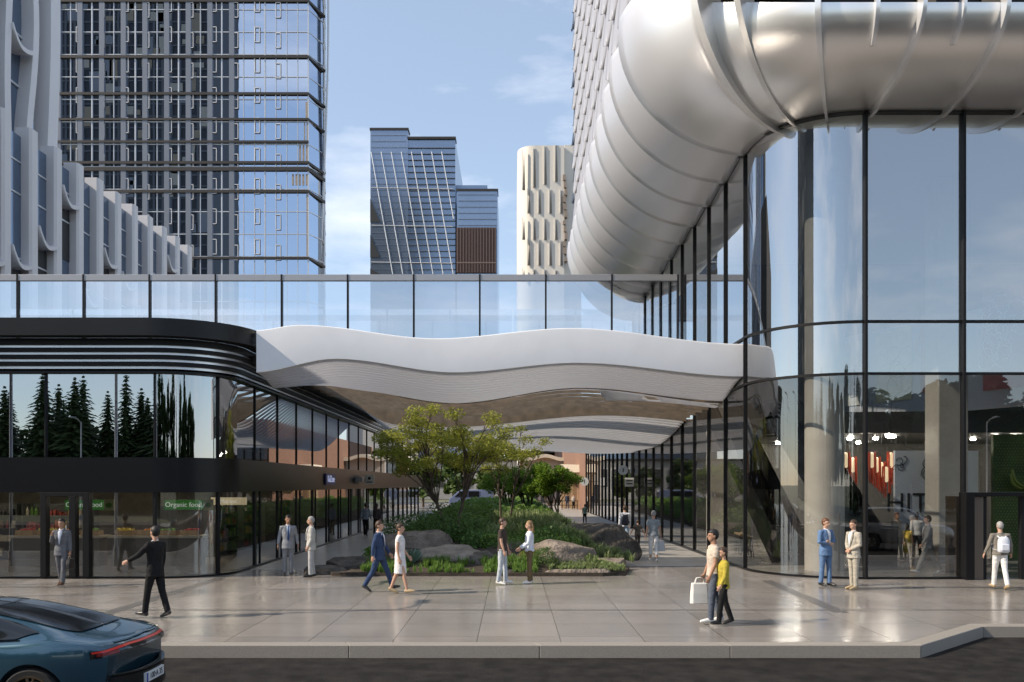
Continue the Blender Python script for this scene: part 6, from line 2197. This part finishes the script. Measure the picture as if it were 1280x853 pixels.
for s in (1, -1):
    strip(lambda y: zc(y) - .055, lambda y: zc(y) - .022, .66 * s, .85 * s, .016, 12).build('lamp_cluster', mat('lamp dark red', (.18, .01, .01), .2) if s == 1 else bpy.data.materials['lamp dark red'], car)
# lower bumper: black diffuser, plate in its recess, reflectors
strip(lambda y: .32, lambda y: .53 + .03 * (y / .8) ** 2, -.80, .80, .012).build('diffuser', M_blackmatt, car, smooth=40)
strip(lambda y: .545 + .03 * (y / .8) ** 2, lambda y: .56 + .03 * (y / .8) ** 2, -.80, .80, .016).build('bumper_seam', M_gloss, car, smooth=40)
pr = MB(); pp = tail_pt(0, .44); X = pp.x + .035
pr.box(X - .06, X, -.27, .27, .385, .505)
plt = pr.build('number_plate', M_plate, car, bevel=.004)
text('100·A 35', 'plate_text', .105, M_ink, plt, (X + .002, .02, .445), (PI / 2, 0, PI / 2), .002)
pb = MB(); pb.box(X - .001, X + .002, -.268, -.225, .388, .502); pb.build('plate_band', mat('plate blue', (.02, .06, .35), .4), plt)
for s in (1, -1):
    q = tail_pt(.62 * s, .43)
    MB().box(q.x + .004, q.x + .022, .55 * s - .07, .55 * s + .07, .36, .40).build('reflector', bpy.data.materials['lamp dark red'], car)
strip(lambda y: .28, lambda y: .325, -.70, .70, .03).build('rear_lip', M_gloss, car, smooth=40)
text('', 'x', .1, M_gloss, car) if False else None
# slim deck spoiler and script-free badge line
MB().tube([tail_pt(y, .955 - .03 * abs(y), .0) + Vector((-.05, 0, .02)) for y in [-.62 + .062 * k for k in range(21)]], [(.05, .008)] * 21, 6, up=(1, 0, 0)).build('spoiler_lip', M_paint, car, smooth=60)
for s in (1, -1):
    mir = MB(); mir.ell((-3.30, s * 1.03, .98), (.10, .10, .065), 14, 9)
    mir.build('door_mirror', M_paint, car, smooth=180)
car.location = (CARX, CARY, RZ)

# silver off-roader standing on the road to the right: the glass hall mirrors it
suv = Car(roof=[(0, 1.2), (.06, 1.55), (.25, 1.78), (.9, 1.86), (2.0, 1.86), (2.8, 1.80), (3.3, 1.45), (3.6, 1.18), (4.3, 1.08), (4.7, .95), (4.8, .8)],
          belt=[(0, .98), (.1, 1.14), (.6, 1.18), (2.0, 1.14), (3.2, 1.10), (3.7, 1.06), (4.4, .98), (4.8, .72)],
          halfw=[(0, .84), (.1, .91), (.4, .95), (1, .97), (3.8, .96), (4.5, .88), (4.8, .74)],
          roofw=[(0, .66), (.4, .72), (2.0, .72), (3.0, .70), (3.6, .74), (4.8, .55)],
          sill=[(0, .55), (.15, .42), (.6, .34), (4.2, .34), (4.8, .48)], length=4.8, bulge=[(0, 0), (4.8, 0)])
sv, skin2 = build_car(suv, 'off_road_car', 'silver off-road car at the kerb out of frame, mirrored in the glass hall', tail_plan, 0, mat('silver paint', (.52, .52, .52), .3, metal=.6, coat=.8), (1.0, 3.85), .38, (19.2, 10.6, RZ))
sv.rotation_euler.z = PI
sv.location = (0, 0, 0); sv.rotation_euler.z = 0
skin2('side_window', .45, 3.15, lambda x: .56, lambda x: interp([(.4, .74), (.8, .81), (2.6, .81), (3.15, .62)], x), M_cglass, .013)
skin2('windscreen', 2.95, 3.6, lambda x: .86, lambda x: 1.0, M_cglass, .013)
for s in (1, -1):
    MB().box(-.10, .02, s * .80 - .10, s * .80 + .10, .98, 1.14).build('tail_light', M_tail, sv)
sv.location = (14.4, 10.4, RZ); sv.rotation_euler.z = PI
